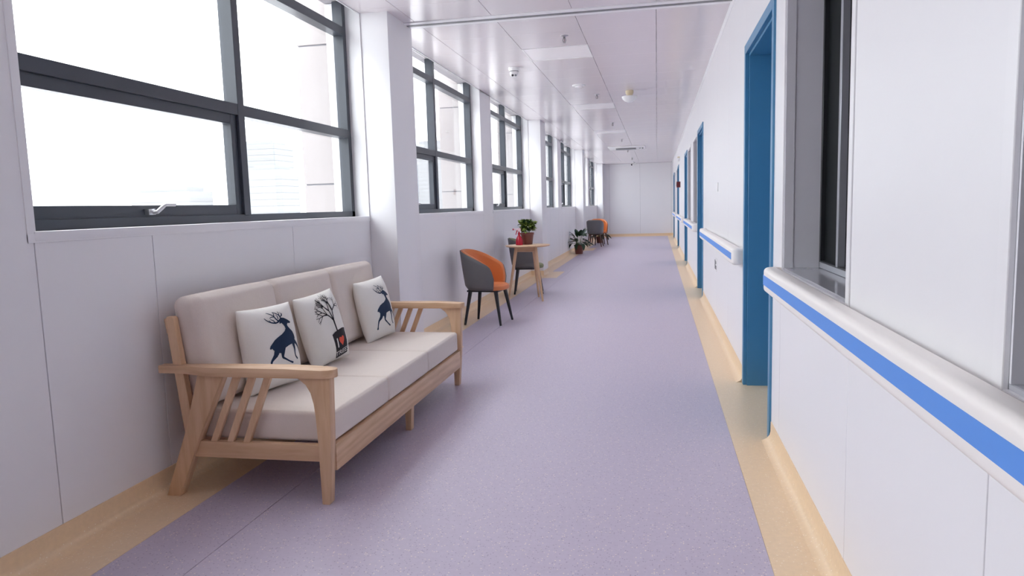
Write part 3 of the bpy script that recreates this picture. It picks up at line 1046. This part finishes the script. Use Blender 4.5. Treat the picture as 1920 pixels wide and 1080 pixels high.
def deer_polys(cx, cy, sc_x, sc_y, rot=0.0):
    body = [(430, 505), (452, 500), (475, 512), (503, 540), (528, 572), (526, 580), (512, 582), (492, 572), (480, 585), (482, 600), (498, 632), (520, 668),
            (530, 705), (531, 735), (520, 762), (500, 776), (470, 776), (435, 778), (400, 786), (380, 812), (345, 815), (318, 800), (296, 778), (280, 752), (274, 738), (262, 744),
            (255, 733), (266, 712), (288, 694), (318, 672), (355, 659), (400, 648), (436, 630), (452, 612), (450, 590), (440, 562), (430, 545), (416, 550), (411, 540), (424, 524)]
    rib = []
    for pts in ([(318, 775, 60), (296, 812, 46), (262, 838, 28), (246, 852, 20), (234, 885, 15), (226, 915, 13), (222, 944, 24)],
                [(372, 780, 62), (366, 815, 40), (358, 845, 26), (356, 862, 20), (385, 893, 15), (412, 922, 13), (446, 952, 18)],
                [(497, 765, 40), (497, 800, 26), (498, 835, 18), (491, 872, 12), (492, 905, 11), (511, 940, 14)],
                [(512, 762, 36), (532, 790, 24), (548, 822, 16), (560, 855, 12), (568, 885, 11), (584, 912, 13)],
                [(432, 512, 16), (408, 526, 15), (380, 528, 14), (346, 512, 12), (322, 492, 10), (306, 470, 8), (298, 450, 5)],
                [(412, 520, 13), (396, 490, 11), (392, 462, 9), (372, 436, 8), (344, 412, 5)],
                [(392, 470, 9), (366, 462, 7), (346, 466, 5)], [(394, 464, 8), (404, 440, 6), (402, 424, 4)],
                [(378, 524, 9), (366, 496, 8), (346, 478, 5)], [(440, 512, 13), (446, 488, 11), (440, 466, 9), (420, 442, 8), (404, 426, 4)],
                [(446, 486, 9), (466, 486, 8), (480, 466, 5)], [(444, 474, 8), (452, 454, 6), (450, 438, 4)], [(418, 500, 9), (424, 474, 7), (414, 458, 4)],
                [(340, 508, 7), (330, 480, 4)], [(462, 488, 7), (470, 470, 5), (466, 452, 4)]):
        rib += ribbon(pts)
    polys = [body] + rib
    out = []
    for P_ in polys:
        q = []
        for x, y in P_:
            a_ = (x - 405) / 190 * sc_x
            b_ = -(y - 685) / 265 * sc_y
            q.append((cx + a_ * math.cos(rot) - b_ * math.sin(rot), cy + a_ * math.sin(rot) + b_ * math.cos(rot)))
        out.append(q)
    return out
def xf(polys, cx, cy, sx, sy, rot=0):
    return [[(cx + (x * sx) * math.cos(rot) - (y * sy) * math.sin(rot), cy + (x * sx) * math.sin(rot) + (y * sy) * math.cos(rot)) for x, y in P_] for P_ in polys]

tilt = -math.radians(10)
p1 = pillow('throw_pillow', 'white pillow with a navy deer print nearest the near armrest', (-1.935, 3.27, 0.625), (math.radians(0), -math.radians(8), math.radians(-14)))
decal('deer_print', 'navy', deer_polys(0.14, 0.19, 0.74, 0.68, math.radians(7)), p1)
p2 = pillow('throw_pillow', 'white pillow printed with a bare tree in a black pot', (-1.935, 3.85, 0.622), (math.radians(4), -math.radians(13), math.radians(-10)))
p3 = pillow('throw_pillow', 'white pillow with a navy deer print nearest the far armrest', (-1.935, 4.655, 0.620), (math.radians(3), -math.radians(11), math.radians(-10)))
decal('deer_print', 'navy', deer_polys(0.10, 0.06, 0.72, 0.72, 0.0), p3)
# tree print
tr_rnd = random.Random(11)
tree = ribbon([(0, -0.55, 0.07), (-0.005, -0.25, 0.075), (0.0, -0.02, 0.095)])
def branch(x, y, ang, ln, w, d):
    k = 3
    pts = [(x, y, w)]
    for i in range(k):
        ang += tr_rnd.uniform(-0.22, 0.22)
        x += math.cos(ang) * ln / k; y += math.sin(ang) * ln / k
        pts.append((x, y, w * (1 - 0.3 * (i + 1) / k)))
    tree.extend(ribbon(pts))
    if d > 0:
        for da in ([-0.5, 0.12, 0.55] if d > 1 else [-0.5, 0.4]):
            branch(x, y, ang + da + tr_rnd.uniform(-0.15, 0.15), ln * 0.74, w * 0.68, d - 1)
for a_, l_ in ((PI / 2 + 0.68, 0.40), (PI / 2 + 0.12, 0.40), (PI / 2 - 0.48, 0.38)):
    branch(0, -0.08, a_, l_, 0.066, 3)
ROT2 = math.radians(6)
CX2, CY2 = 0.15, 0.20
decal('tree_print', 'ink', xf(tree, CX2, CY2, 0.80, 0.78, ROT2), p2, 0.0014)
pot = [[(-0.34, -0.50), (-0.20, -0.46), (0.0, -0.45), (0.2, -0.46), (0.30, -0.49), (0.36, -0.52), (0.34, -0.57), (0.32, -0.62), (0.31, -1.0), (0.29, -1.36), (0.26, -1.44), (-0.26, -1.44), (-0.29, -1.36), (-0.31, -1.0), (-0.33, -0.60)]]
decal('pot_print', 'ink', xf(pot, CX2 + 0.08, CY2 - 0.02, 1.2, 0.76, ROT2), p2, 0.0012)
heart = [[(0.0, -1.08), (-0.11, -0.90), (-0.13, -0.80), (-0.10, -0.735), (-0.05, -0.725), (0.0, -0.77), (0.05, -0.725), (0.10, -0.735), (0.13, -0.80), (0.11, -0.90)]]
decal('heart_print', 'red_ink', xf(heart, CX2 + 0.10, CY2 - 0.02, 1.2, 0.76, ROT2), p2, 0.0020)
def text_polys(txt, size):
    cu = bpy.data.curves.new('lettering', 'FONT')
    cu.body = txt; cu.size = size; cu.align_x = 'CENTER'
    ob = bpy.data.objects.new('lettering', cu); COL.objects.link(ob)
    dg = bpy.context.evaluated_depsgraph_get()
    me = ob.evaluated_get(dg).to_mesh()
    out = [[(me.vertices[i].co.x, me.vertices[i].co.y) for i in p.vertices] for p in me.polygons]
    ob.evaluated_get(dg).to_mesh_clear()
    bpy.data.objects.remove(ob); bpy.data.curves.remove(cu)
    return out
tx = [[(x, y - 1.36) for x, y in P_] for P_ in text_polys('TREES', 0.235)]
ii = ribbon([(-0.19, -0.72, 0.05), (-0.19, -1.06, 0.05)])
decal('lettering', 'white_ink', xf(tx + ii, CX2 + 0.08, CY2 - 0.02, 1.2, 0.76, ROT2), p2, 0.0020)

# ------------------------------------------------------------------ tub chairs
def tub_chair(name, label, loc, rz, inner, legmat, group):
    root = empty(name, loc, label, 'chair', group, rz=rz)
    # local: faces +x
    TH0 = math.radians(118)
    n = 44
    def rim(th):
        cx_ = math.cos(th)
        xr = -math.copysign(abs(cx_) ** 0.8, cx_) * 0.305 + 0.05
        t = max(0.0, (xr + 0.255) / 0.472)
        z = 0.83 - 0.21 * t ** 1.25
        if t > 0.84: z -= 0.11 * (min(1, (t - 0.84) / 0.16)) ** 2.2
        return z
    def shell(r_off, zb_, thick_top):
        vs, fs = [], []
        rows = 9
        for i in range(n + 1):
            th = -TH0 + 2 * TH0 * i / n
            zt = rim(th)
            for k in range(rows + 1):
                f = k / rows
                z = zb_ + (zt - zb_) * f
                q = min(1.0, max(0.0, (z - 0.37) / 0.46))
                rx = 0.235 + 0.07 * q ** 0.7 + r_off
                ry = 0.235 + 0.035 * q ** 0.7 + r_off
                if k == 0: rx -= 0.02; ry -= 0.02
                e = 2.5
                cx_, sx_ = math.cos(th), math.sin(th)
                x = -math.copysign(abs(cx_) ** (2 / e), cx_) * rx
                y = math.copysign(abs(sx_) ** (2 / e), sx_) * ry
                vs.append((x + (0.05 if cx_ < 0 else 0.05 * 1), y, z))
        for i in range(n):
            for k in range(rows):
                a0 = i * (rows + 1) + k
                fs.append((a0, a0 + 1, a0 + rows + 2, a0 + rows + 1))
        return vs, fs, rows
    vo, fo, rows = shell(0.0, 0.385, 0)
    vi, fi, _ = shell(-0.012, 0.39, 0)
    m = MB().add(vo, fo)
    def strip(va, vb, m):
        k0 = rows
        N = n + 1
        ring_a = [va[i * (rows + 1) + rows] for i in range(N)]
        ring_b = [vb[i * (rows + 1) + rows] for i in range(N)]
        vs = ring_a + ring_b
        fs = [(i, i + 1, N + i + 1, N + i) for i in range(N - 1)]
        m.add(vs, fs)
        for e_ in (0, N - 1):
            A = [va[e_ * (rows + 1) + k] for k in range(rows + 1)]
            B = [vb[e_ * (rows + 1) + k] for k in range(rows + 1)]
            m.add(A + B, [(k, k + 1, rows + 2 + k, rows + 1 + k) for k in range(rows)])
        A = [va[i * (rows + 1)] for i in range(N)]
        B = [vb[i * (rows + 1)] for i in range(N)]
        m.add(A + B, fs)
    m.add(vi, fi); strip(vo, vi, m)
    def fin(m, nm, mt):
        o = m.obj(nm, mt, root, smooth=True)
        bm = bmesh.new(); bm.from_mesh(o.data)
        bmesh.ops.remove_doubles(bm, verts=bm.verts, dist=0.0004)
        bmesh.ops.recalc_face_normals(bm, faces=bm.faces)
        bm.to_mesh(o.data); bm.free()
        for p in o.data.polygons: p.use_smooth = True
        return o
    fin(m, 'shell', 'grey_leather')
    v1, f1, _ = shell(-0.013, 0.40, 0)
    v2, f2, _ = shell(-0.042, 0.41, 0)
    v1 = [(x, y, z + (0.006 if z > 0.41 else 0)) for x, y, z in v1]
    v2 = [(x, y, z + (0.002 if z > 0.41 else 0)) for x, y, z in v2]
    m = MB().add(v1, f1).add(v2, f2)
    strip(v1, v2, m)
    fin(m, 'inner_lining', inner)
    # seat pad: D shaped, domed
    vs, fs = [], []
    N = 32
    rings = [(0.0, 0.455), (0.5, 0.453), (0.85, 0.445), (0.97, 0.43), (1.0, 0.41), (0.97, 0.385)]
    for r_, z in rings[1:]:
        for k in range(N):
            a = 2 * PI * k / N
            e = 2.6
            ca, sa = math.cos(a), math.sin(a)
            x = math.copysign(abs(ca) ** (2 / e), ca) * 0.225 + 0.055
            y = math.copysign(abs(sa) ** (2 / e), sa) * 0.215
            if ca > 0: y *= 1.02
            vs.append((0.055 + (x - 0.055) * r_, y * r_, z))
    R_ = len(rings) - 1
    for i in range(R_ - 1):
        for k in range(N):
            fs.append((i * N + k, i * N + (k + 1) % N, (i + 1) * N + (k + 1) % N, (i + 1) * N + k))
    fs.append(tuple(range(N))); fs.append(tuple((R_ - 1) * N + k for k in range(N))[::-1])
    MB().add(vs, fs).obj('seat', inner, root, smooth=True)
    MB().box(-0.15, 0.22, -0.17, 0.17, 0.365, 0.386).obj('seat_frame', legmat, root, bevel=0.006)
    for sx_, sy_ in ((1, 1), (1, -1), (-1, 1), (-1, -1)):
        x0, y0 = (0.19 if sx_ > 0 else -0.11), 0.16 * sy_
        x1, y1 = (0.255 if sx_ > 0 else -0.165), 0.215 * sy_
        MB().tube([(x0, y0, 0.375), (x1, y1, 0.0)], [0.023, 0.013], 12).obj('leg', legmat, root, smooth=True)
    return root
tub_chair('tub_chair', 'grey tub chair with orange lining and black legs between sofa and round table', (-1.93, 7.86, 0), math.radians(-6), 'orange', 'black_metal', 'tub chairs along the window wall')
tub_chair('tub_chair', 'grey tub chair with olive lining tucked behind the round table', (-1.96, 10.62, 0), math.radians(9), 'olive', 'black_metal', 'tub chairs along the window wall')
tub_chair('tub_chair', 'grey tub chair seen from behind, beyond the floor plant', (-1.89, 22.3, 0), math.radians(86), 'orange', 'brown_leg', 'tub chairs along the window wall')
tub_chair('tub_chair', 'farthest tub chair showing its orange inside, facing the viewer', (-1.84, 23.3, 0), math.radians(-70), 'orange', 'brown_leg', 'tub chairs along the window wall')

# ------------------------------------------------------------------ round table with three legs
TX, TY = -1.775, 9.84
tb = empty('round_table', (TX, TY, 0), 'small round beech table with splayed legs holding a spray bottle and a plant', 'table')
pr = [(0.0, 0.742), (0.27, 0.742), (0.30, 0.748), (0.312, 0.757), (0.314, 0.763), (0.308, 0.768), (0.0, 0.768)]
MB().lathe(pr, 48, caps=False).obj('tabletop', 'woody', tb, smooth=True)
feet = [(-2.045, 9.72), (-1.545, 9.63), (-1.675, 10.10)]
tops = []
for fx, fy in feet:
    dx, dy = fx - TX, fy - TY
    tops.append((dx * 0.55, dy * 0.55))
    MB().tube([(dx * 0.55, dy * 0.55, 0.742), (dx * 0.72, dy * 0.72, 0.45), (dx, dy, 0.0)], [0.024, 0.021, 0.0145], 14).obj('leg', 'woodz', tb, smooth=True)
for i in range(3):
    (xa, ya), (xb, yb) = tops[i], tops[(i + 1) % 3]
    d = Vector((xb - xa, yb - ya)); n_ = Vector((-d.y, d.x)).normalized() * 0.011
    vs = []
    for z in (0.675, 0.742):
        vs += [(xa + n_.x, ya + n_.y, z), (xb + n_.x, yb + n_.y, z), (xb - n_.x, yb - n_.y, z), (xa - n_.x, ya - n_.y, z)]
    MB().add(vs, [(0, 1, 2, 3), (4, 7, 6, 5), (0, 4, 5, 1), (1, 5, 6, 2), (2, 6, 7, 3), (3, 7, 4, 0)]).obj('apron', 'woodx', tb, bevel=0.002, seg=1)

# ------------------------------------------------------------------ spray bottle
sb = empty('spray_bottle', (-1.885, 9.80, 0.768), 'red plastic spray bottle on the round table', 'bottle')
pr = [(0.046, 0.0), (0.05, 0.008), (0.051, 0.05), (0.047, 0.075), (0.030, 0.115), (0.017, 0.135), (0.016, 0.15)]
MB().lathe(pr, 24).obj('body', 'redplastic', sb, smooth=True)
MB().lathe([(0.019, 0.148), (0.019, 0.168), (0.012, 0.172), (0.011, 0.19)], 16).obj('collar', 'redplastic', sb, smooth=True)
MB().prism([(-0.07, 0.212), (-0.07, 0.228), (0.02, 0.236), (0.026, 0.205), (0.012, 0.186), (-0.012, 0.186), (-0.02, 0.205)], 'y', -0.011, 0.011).obj('spray_head', 'pinkplastic', sb, bevel=0.003, rot=(0, 0, 0.5))
MB().prism([(-0.034, 0.208), (-0.046, 0.165), (-0.052, 0.145), (-0.044, 0.145), (-0.034, 0.17), (-0.022, 0.205)], 'y', -0.008, 0.008).obj('trigger', 'redplastic', sb, bevel=0.002, rot=(0, 0, 0.5))
MB().lathe([(0.012, 0.0), (0.012, 0.012)], 12, cx=0, cy=0).obj('nozzle', 'redplastic', sb, smooth=True, loc=(-0.068, -0.037, 0.220), rot=(0, -PI / 2, 0.5))

# ------------------------------------------------------------------ plants
def leaf_mesh(ln, wd, droop, fold=0.25, n=5, mat='leaf_dark'):
    vs, fs = [], []
    for i in range(n + 1):
        t = i / n
        w = wd * math.sin(PI * min(1, t * 0.93 + 0.05)) ** 0.8 * (1 - 0.25 * t) if 0 < i < n else 0.002
        x = ln * (t - 0.15 * droop * t * t)
        z = -droop * ln * t * t * 0.6
        vs += [(x, -w / 2, z + fold * w / 2), (x, 0, z), (x, w / 2, z + fold * w / 2)]
    for i in range(n):
        a = i * 3
        fs += [(a, a + 3, a + 4, a + 1), (a + 1, a + 4, a + 5, a + 2)]
    me = bpy.data.meshes.new('leaf')
    me.from_pydata(vs, [], fs)
    for p in me.polygons: p.use_smooth = True
    me.materials.append(MAT[mat])
    return me
def pot(root, r0, r1, h, ribs=True):
    pr = [(r0, 0.0), (r1 * 0.97, h - 0.03), (r1 * 1.04, h - 0.028), (r1 * 1.06, h), (r1 * 0.96, h), (r1 * 0.93, h - 0.03)]
    MB().lathe(pr, 28).obj('flowerpot', 'pot', root, smooth=True)
    MB().lathe([(0.001, h - 0.028), (r1 * 0.93, h - 0.028)], 20, caps=False).obj('soil', 'soil', root)
def lily(loc, label, seed, count, R_, top, pr):
    root = empty('floor_plant', loc, label, 'plant')
    pot(root, *pr)
    q = random.Random(seed)
    meshes = [leaf_mesh(0.25, 0.13, 0.7), leaf_mesh(0.23, 0.12, 1.0), leaf_mesh(0.26, 0.13, 0.35)]
    ph = pr[2]
    for i in range(count):
        a = i * 2.399 + q.uniform(-0.3, 0.3)
        f = (i + 0.5) / count
        el = math.radians(80 - 62 * f)
        ln = (top - ph - 0.12) * q.uniform(0.75, 1.0) if f < 0.35 else R_ * q.uniform(0.75, 1.05)
        tip = Vector((math.cos(a) * math.cos(el), math.sin(a) * math.cos(el), math.sin(el))) * ln
        base = Vector((math.cos(a) * 0.02, math.sin(a) * 0.02, ph - 0.03))
        mid = base + tip * 0.55 + Vector((0, 0, 0.03))
        MB().tube([base, mid, base + tip], [0.0035, 0.003, 0.0025], 5).obj('stem', 'stem', root, smooth=True)
        lo = bpy.data.objects.new('leaf', meshes[i % 3] if f > 0.25 else meshes[2])
        COL.objects.link(lo); lo.parent = root
        lo.location = base + tip
        pitch_ = -math.radians(75) + f * math.radians(105) + q.uniform(-0.2, 0.2)
        lo.rotation_euler = (q.uniform(-0.4, 0.4), pitch_, a)
        sc__ = q.uniform(0.85, 1.15)
        lo.scale = (sc__, sc__, sc__)
    return root
lily((-2.06, 19.15, 0), 'dark-leaved plant in a brown pot standing on the floor by the wall', 3, 34, 0.19, 0.66, (0.10, 0.13, 0.24))
lily((-1.92, 24.4, 0), 'dark-leaved plant half hidden behind the farthest tub chair', 5, 26, 0.20, 0.62, (0.09, 0.12, 0.22))
tp = empty('table_plant', (-1.80, 9.97, 0.768), 'yellow-green leafy plant in a red-brown pot on the round table', 'plant')
pot(tp, 0.070, 0.092, 0.165)
q = random.Random(4)
lm = leaf_mesh(0.075, 0.055, 0.5, 0.2, 4, 'leaf_light')
lm2 = leaf_mesh(0.065, 0.05, 0.3, 0.2, 4, 'leaf_dark')
for i in range(180):
    a = q.uniform(0, 2 * PI)
    rr = 0.108 * math.sqrt(q.random())
    hgt = 0.19 + (0.165 - rr * 0.4) * q.random() ** 0.8
    lo = bpy.data.objects.new('leaf', lm if i % 3 else lm2)
    COL.objects.link(lo); lo.parent = tp
    lo.location = (math.cos(a) * rr * 0.8, math.sin(a) * rr * 0.8, hgt - 0.01)
    lo.rotation_euler = (q.uniform(-0.6, 0.6), q.uniform(-1.2, 0.1), a + q.uniform(-0.5, 0.5))
for i in range(9):
    a = i * 0.7
    MB().tube([(math.cos(a) * 0.02, math.sin(a) * 0.02, 0.13), (math.cos(a) * 0.06, math.sin(a) * 0.06, 0.28)], 0.003, 5).obj('stem', 'stem', tp)

# ------------------------------------------------------------------ ceiling fittings
LL = ['unlit square ceiling light panel beyond the nearest sprinkler', 'second unlit square ceiling light panel along the corridor', 'third unlit square ceiling light panel along the corridor', 'unlit square ceiling light panel overhead near the sofa']
for (x0, x1, y0, y1), lab in zip(LAMPS, LL):
    e = empty('ceiling_light', ((x0 + x1) / 2, (y0 + y1) / 2, ZC), lab, 'ceiling light', 'square ceiling light panels')
    hx, hy = (x1 - x0) / 2, (y1 - y0) / 2
    m = MB()
    z0, z1 = -0.004, 0.012
    m.box(-hx, hx, -hy, -hy + 0.012, z0, z1); m.box(-hx, hx, hy - 0.012, hy, z0, z1)
    m.box(-hx, -hx + 0.012, -hy + .012, hy - .012, z0, z1); m.box(hx - 0.012, hx, -hy + .012, hy - .012, z0, z1)
    m.obj('frame', 'white_plastic', e)
    MB().box(-hx + .012, hx - .012, -hy + .012, hy - .012, -0.001, 0.008).obj('diffuser', 'lamp_diff', e)

def sprinkler(x, y, lab):
    e = empty('sprinkler', (x, y, ZC), lab, 'sprinkler', 'ceiling sprinklers')
    MB().lathe([(0.0, 0.0), (0.038, 0.0), (0.038, -0.004), (0.014, -0.012), (0.0, -0.012)], 20, caps=False).obj('escutcheon', 'steel', e, smooth=True)
    m = MB().lathe([(0.010, -0.01), (0.010, -0.028)], 10)
    m.tube([(0.010, 0, -0.026), (0.015, 0, -0.042), (0.006, 0, -0.062)], 0.003, 6)
    m.tube([(-0.010, 0, -0.026), (-0.015, 0, -0.042), (-0.006, 0, -0.062)], 0.003, 6)
    m.obj('body', 'grey_plastic', e, smooth=True)
    MB().lathe([(0.0025, -0.028), (0.0025, -0.060)], 8).obj('bulb', 'darkred', e, smooth=True)
    MB().lathe([(0.013, -0.062), (0.014, -0.065)], 14).obj('deflector', 'steel', e)
SL = ['pendent sprinkler nearest on the ceiling', 'second pendent sprinkler along the ceiling', 'third pendent sprinkler along the ceiling', 'fourth pendent sprinkler along the ceiling, before the air vent',
      'fifth pendent sprinkler, just past the air vent', 'sixth pendent sprinkler, close to the far wall']
for i, yq in enumerate((6.82, 10.5, 14.2, 17.9, 21.6, 25.3)):
    sprinkler(-0.835, yq, SL[i])

# turret camera by the window side
cmr = empty('security_camera', (-1.575, 8.15, ZC), 'white turret security camera with two dark lenses under the ceiling', 'camera', 'security cameras')
MB().lathe([(0.05, 0.0), (0.052, -0.012), (0.046, -0.028), (0.040, -0.034)], 28).obj('base', 'white_plastic', cmr, smooth=True)
ball = []
for i in range(13):
    t = PI * i / 12
    ball.append((max(0.0005, 0.04 * math.sin(t)), 0.04 * math.cos(t)))
MB().lathe(ball, 24, caps=False).obj('housing', 'white_plastic', cmr, smooth=True, loc=(0, 0, -0.05))
face = MB().lathe([(0.029, -0.030), (0.029, -0.034), (0.001, -0.0345)], 20, caps=False).obj('face_plate', 'white_plastic', cmr, smooth=True, loc=(0, 0, -0.05), rot=(-math.radians(55), 0, math.radians(12)))
face.scale = (1.0, 1.0, 1.22)
MB().lathe([(0.010, -0.035), (0.009, -0.038), (0.001, -0.037)], 14, cx=-0.013, caps=False).obj('lens', 'black_plastic', face, smooth=True)
MB().lathe([(0.010, -0.035), (0.009, -0.038), (0.001, -0.037)], 14, cx=0.013, caps=False).obj('lens', 'grey_plastic', face, smooth=True)
MB().lathe([(0.042, -0.003), (0.0425, -0.005), (0.0405, -0.008)], 24, caps=False).obj('seam_ring', 'grey_plastic', cmr, loc=(0, 0, -0.03))

cmr.scale = (1.25, 1.25, 1.25)
# mushroom-shaped fitting
mf = empty('alarm_dome', (-0.37, 10.35, ZC), 'white domed fitting on a cream base hanging from the ceiling', 'alarm')
MB().lathe([(0.055, 0.0), (0.055, -0.035), (0.045, -0.05), (0.04, -0.075)], 24).obj('base', 'cream_plastic', mf, smooth=True)
MB().lathe([(0.02, -0.072), (0.105, -0.076), (0.108, -0.086), (0.096, -0.115), (0.07, -0.14), (0.035, -0.155), (0.001, -0.16)], 32, caps=False).obj('dome', 'white_plastic', mf, smooth=True)

sd = empty('ceiling_sensor', (-1.0, 9.62, ZC), 'flat round white sensor flush on the ceiling', 'sensor')
MB().lathe([(0.085, 0.0), (0.083, -0.012), (0.06, -0.018), (0.001, -0.02)], 28, caps=False).obj('cover', 'white_plastic', sd, smooth=True)
MB().lathe([(0.05, -0.019), (0.046, -0.03), (0.001, -0.032)], 24, caps=False).obj('sensor_head', 'lamp_diff', sd, smooth=True)

# air-conditioning cassette
ac = empty('air_vent', (-0.82, 20.55, ZC), 'white ceiling air-conditioning cassette with a grey louvred slot', 'air vent')
MB().box(-0.50, 0.50, -0.55, 0.55, -0.03, 0.0).obj('cover', 'white_plastic', ac, bevel=0.01)
MB().box(-0.30, 0.25, -0.12, 0.10, -0.060, -0.03).obj('grille_box', 'grey_plastic', ac, bevel=0.004)
for i in range(5):
    MB().box(-0.29, 0.24, -0.10 + i * 0.04, -0.085 + i * 0.04, -0.068, -0.060).obj('louvre', 'alu', ac)
MB().lathe([(0.02, -0.03), (0.018, -0.05), (0.001, -0.05)], 12, cx=0.36, caps=False).obj('indicator', 'grey_plastic', ac)
MB().lathe([(0.02, -0.03), (0.018, -0.05), (0.001, -0.05)], 12, cx=0.43, caps=False).obj('indicator', 'black_plastic', ac)

# far camera on a bracket
fc = empty('security_camera', (-0.88, 27.9, ZC), 'small bracket camera on the ceiling before the far wall', 'camera', 'security cameras')
MB().lathe([(0.045, 0.0), (0.04, -0.02)], 16).obj('base', 'white_plastic', fc, smooth=True)
MB().tube([(0, 0, -0.01), (0, -0.01, -0.07)], 0.014, 8).obj('bracket', 'white_plastic', fc, smooth=True)
MB().tube([(0.09, 0.02, -0.06), (-0.05, -0.03, -0.10)], 0.035, 14).obj('housing', 'white_plastic', fc, smooth=True)
MB().tube([(-0.049, -0.0295, -0.0995), (-0.075, -0.04, -0.107)], 0.033, 14).obj('lens', 'black_plastic', fc, smooth=True)

# emergency lamp high on the right wall
em = empty('emergency_light', (XR, 20.1, 2.44), 'small white emergency lamp high on the right wall', 'lamp')
MB().box(-0.05, 0.0, -0.13, 0.13, -0.04, 0.04).obj('housing', 'white_plastic', em, bevel=0.006)
MB().lathe([(0.03, 0.0), (0.035, 0.03), (0.001, 0.035)], 12, caps=False).obj('lamp_head', 'cream_plastic', em, smooth=True, loc=(-0.025, -0.07, 0.04))
MB().lathe([(0.03, 0.0), (0.035, 0.03), (0.001, 0.035)], 12, caps=False).obj('lamp_head', 'cream_plastic', em, smooth=True, loc=(-0.025, 0.07, 0.04))

# dark red box on the right wall
rb = empty('alarm_box', (XR, 19.6, 1.76), 'small dark red box on the right wall before the fourth blue doorway', 'alarm')
MB().box(-0.10, 0.0, -0.09, 0.09, -0.075, 0.075).obj('housing', 'darkred', rb, bevel=0.005)
MB().box(-0.104, -0.10, -0.05, 0.05, -0.04, 0.04).obj('cover', 'black_plastic', rb, bevel=0.001, seg=1)

# socket and switch
so = empty('wall_socket', (XR, 7.72, 0.64), 'double wall socket plate below the second handrail', 'socket')
MB().box(-0.007, 0.0, -0.10, 0.10, -0.065, 0.065).obj('plate', 'white_plastic', so, bevel=0.002)
MB().box(-0.010, -0.006, 0.015, 0.085, -0.045, 0.05).obj('socket_face', 'socket_slot', so, bevel=0.001, seg=1)
MB().box(-0.010, -0.006, -0.085, -0.015, -0.045, -0.005).obj('socket_face', 'socket_slot', so, bevel=0.001, seg=1)
MB().box(-0.012, -0.006, -0.075, -0.025, 0.012, 0.04).obj('switch_button', 'grey_plastic', so, bevel=0.001, seg=1)
sw = empty('light_switch', (XR, 7.55, 1.44), 'flat white switch plate on the wall above the second handrail', 'switch')
MB().box(-0.008, 0.0, -0.045, 0.045, -0.045, 0.045).obj('plate', 'white_plastic', sw, bevel=0.002)
MB().box(-0.011, -0.007, -0.025, 0.025, -0.03, 0.03).obj('rocker', 'lamp_diff', sw, bevel=0.001, seg=1)
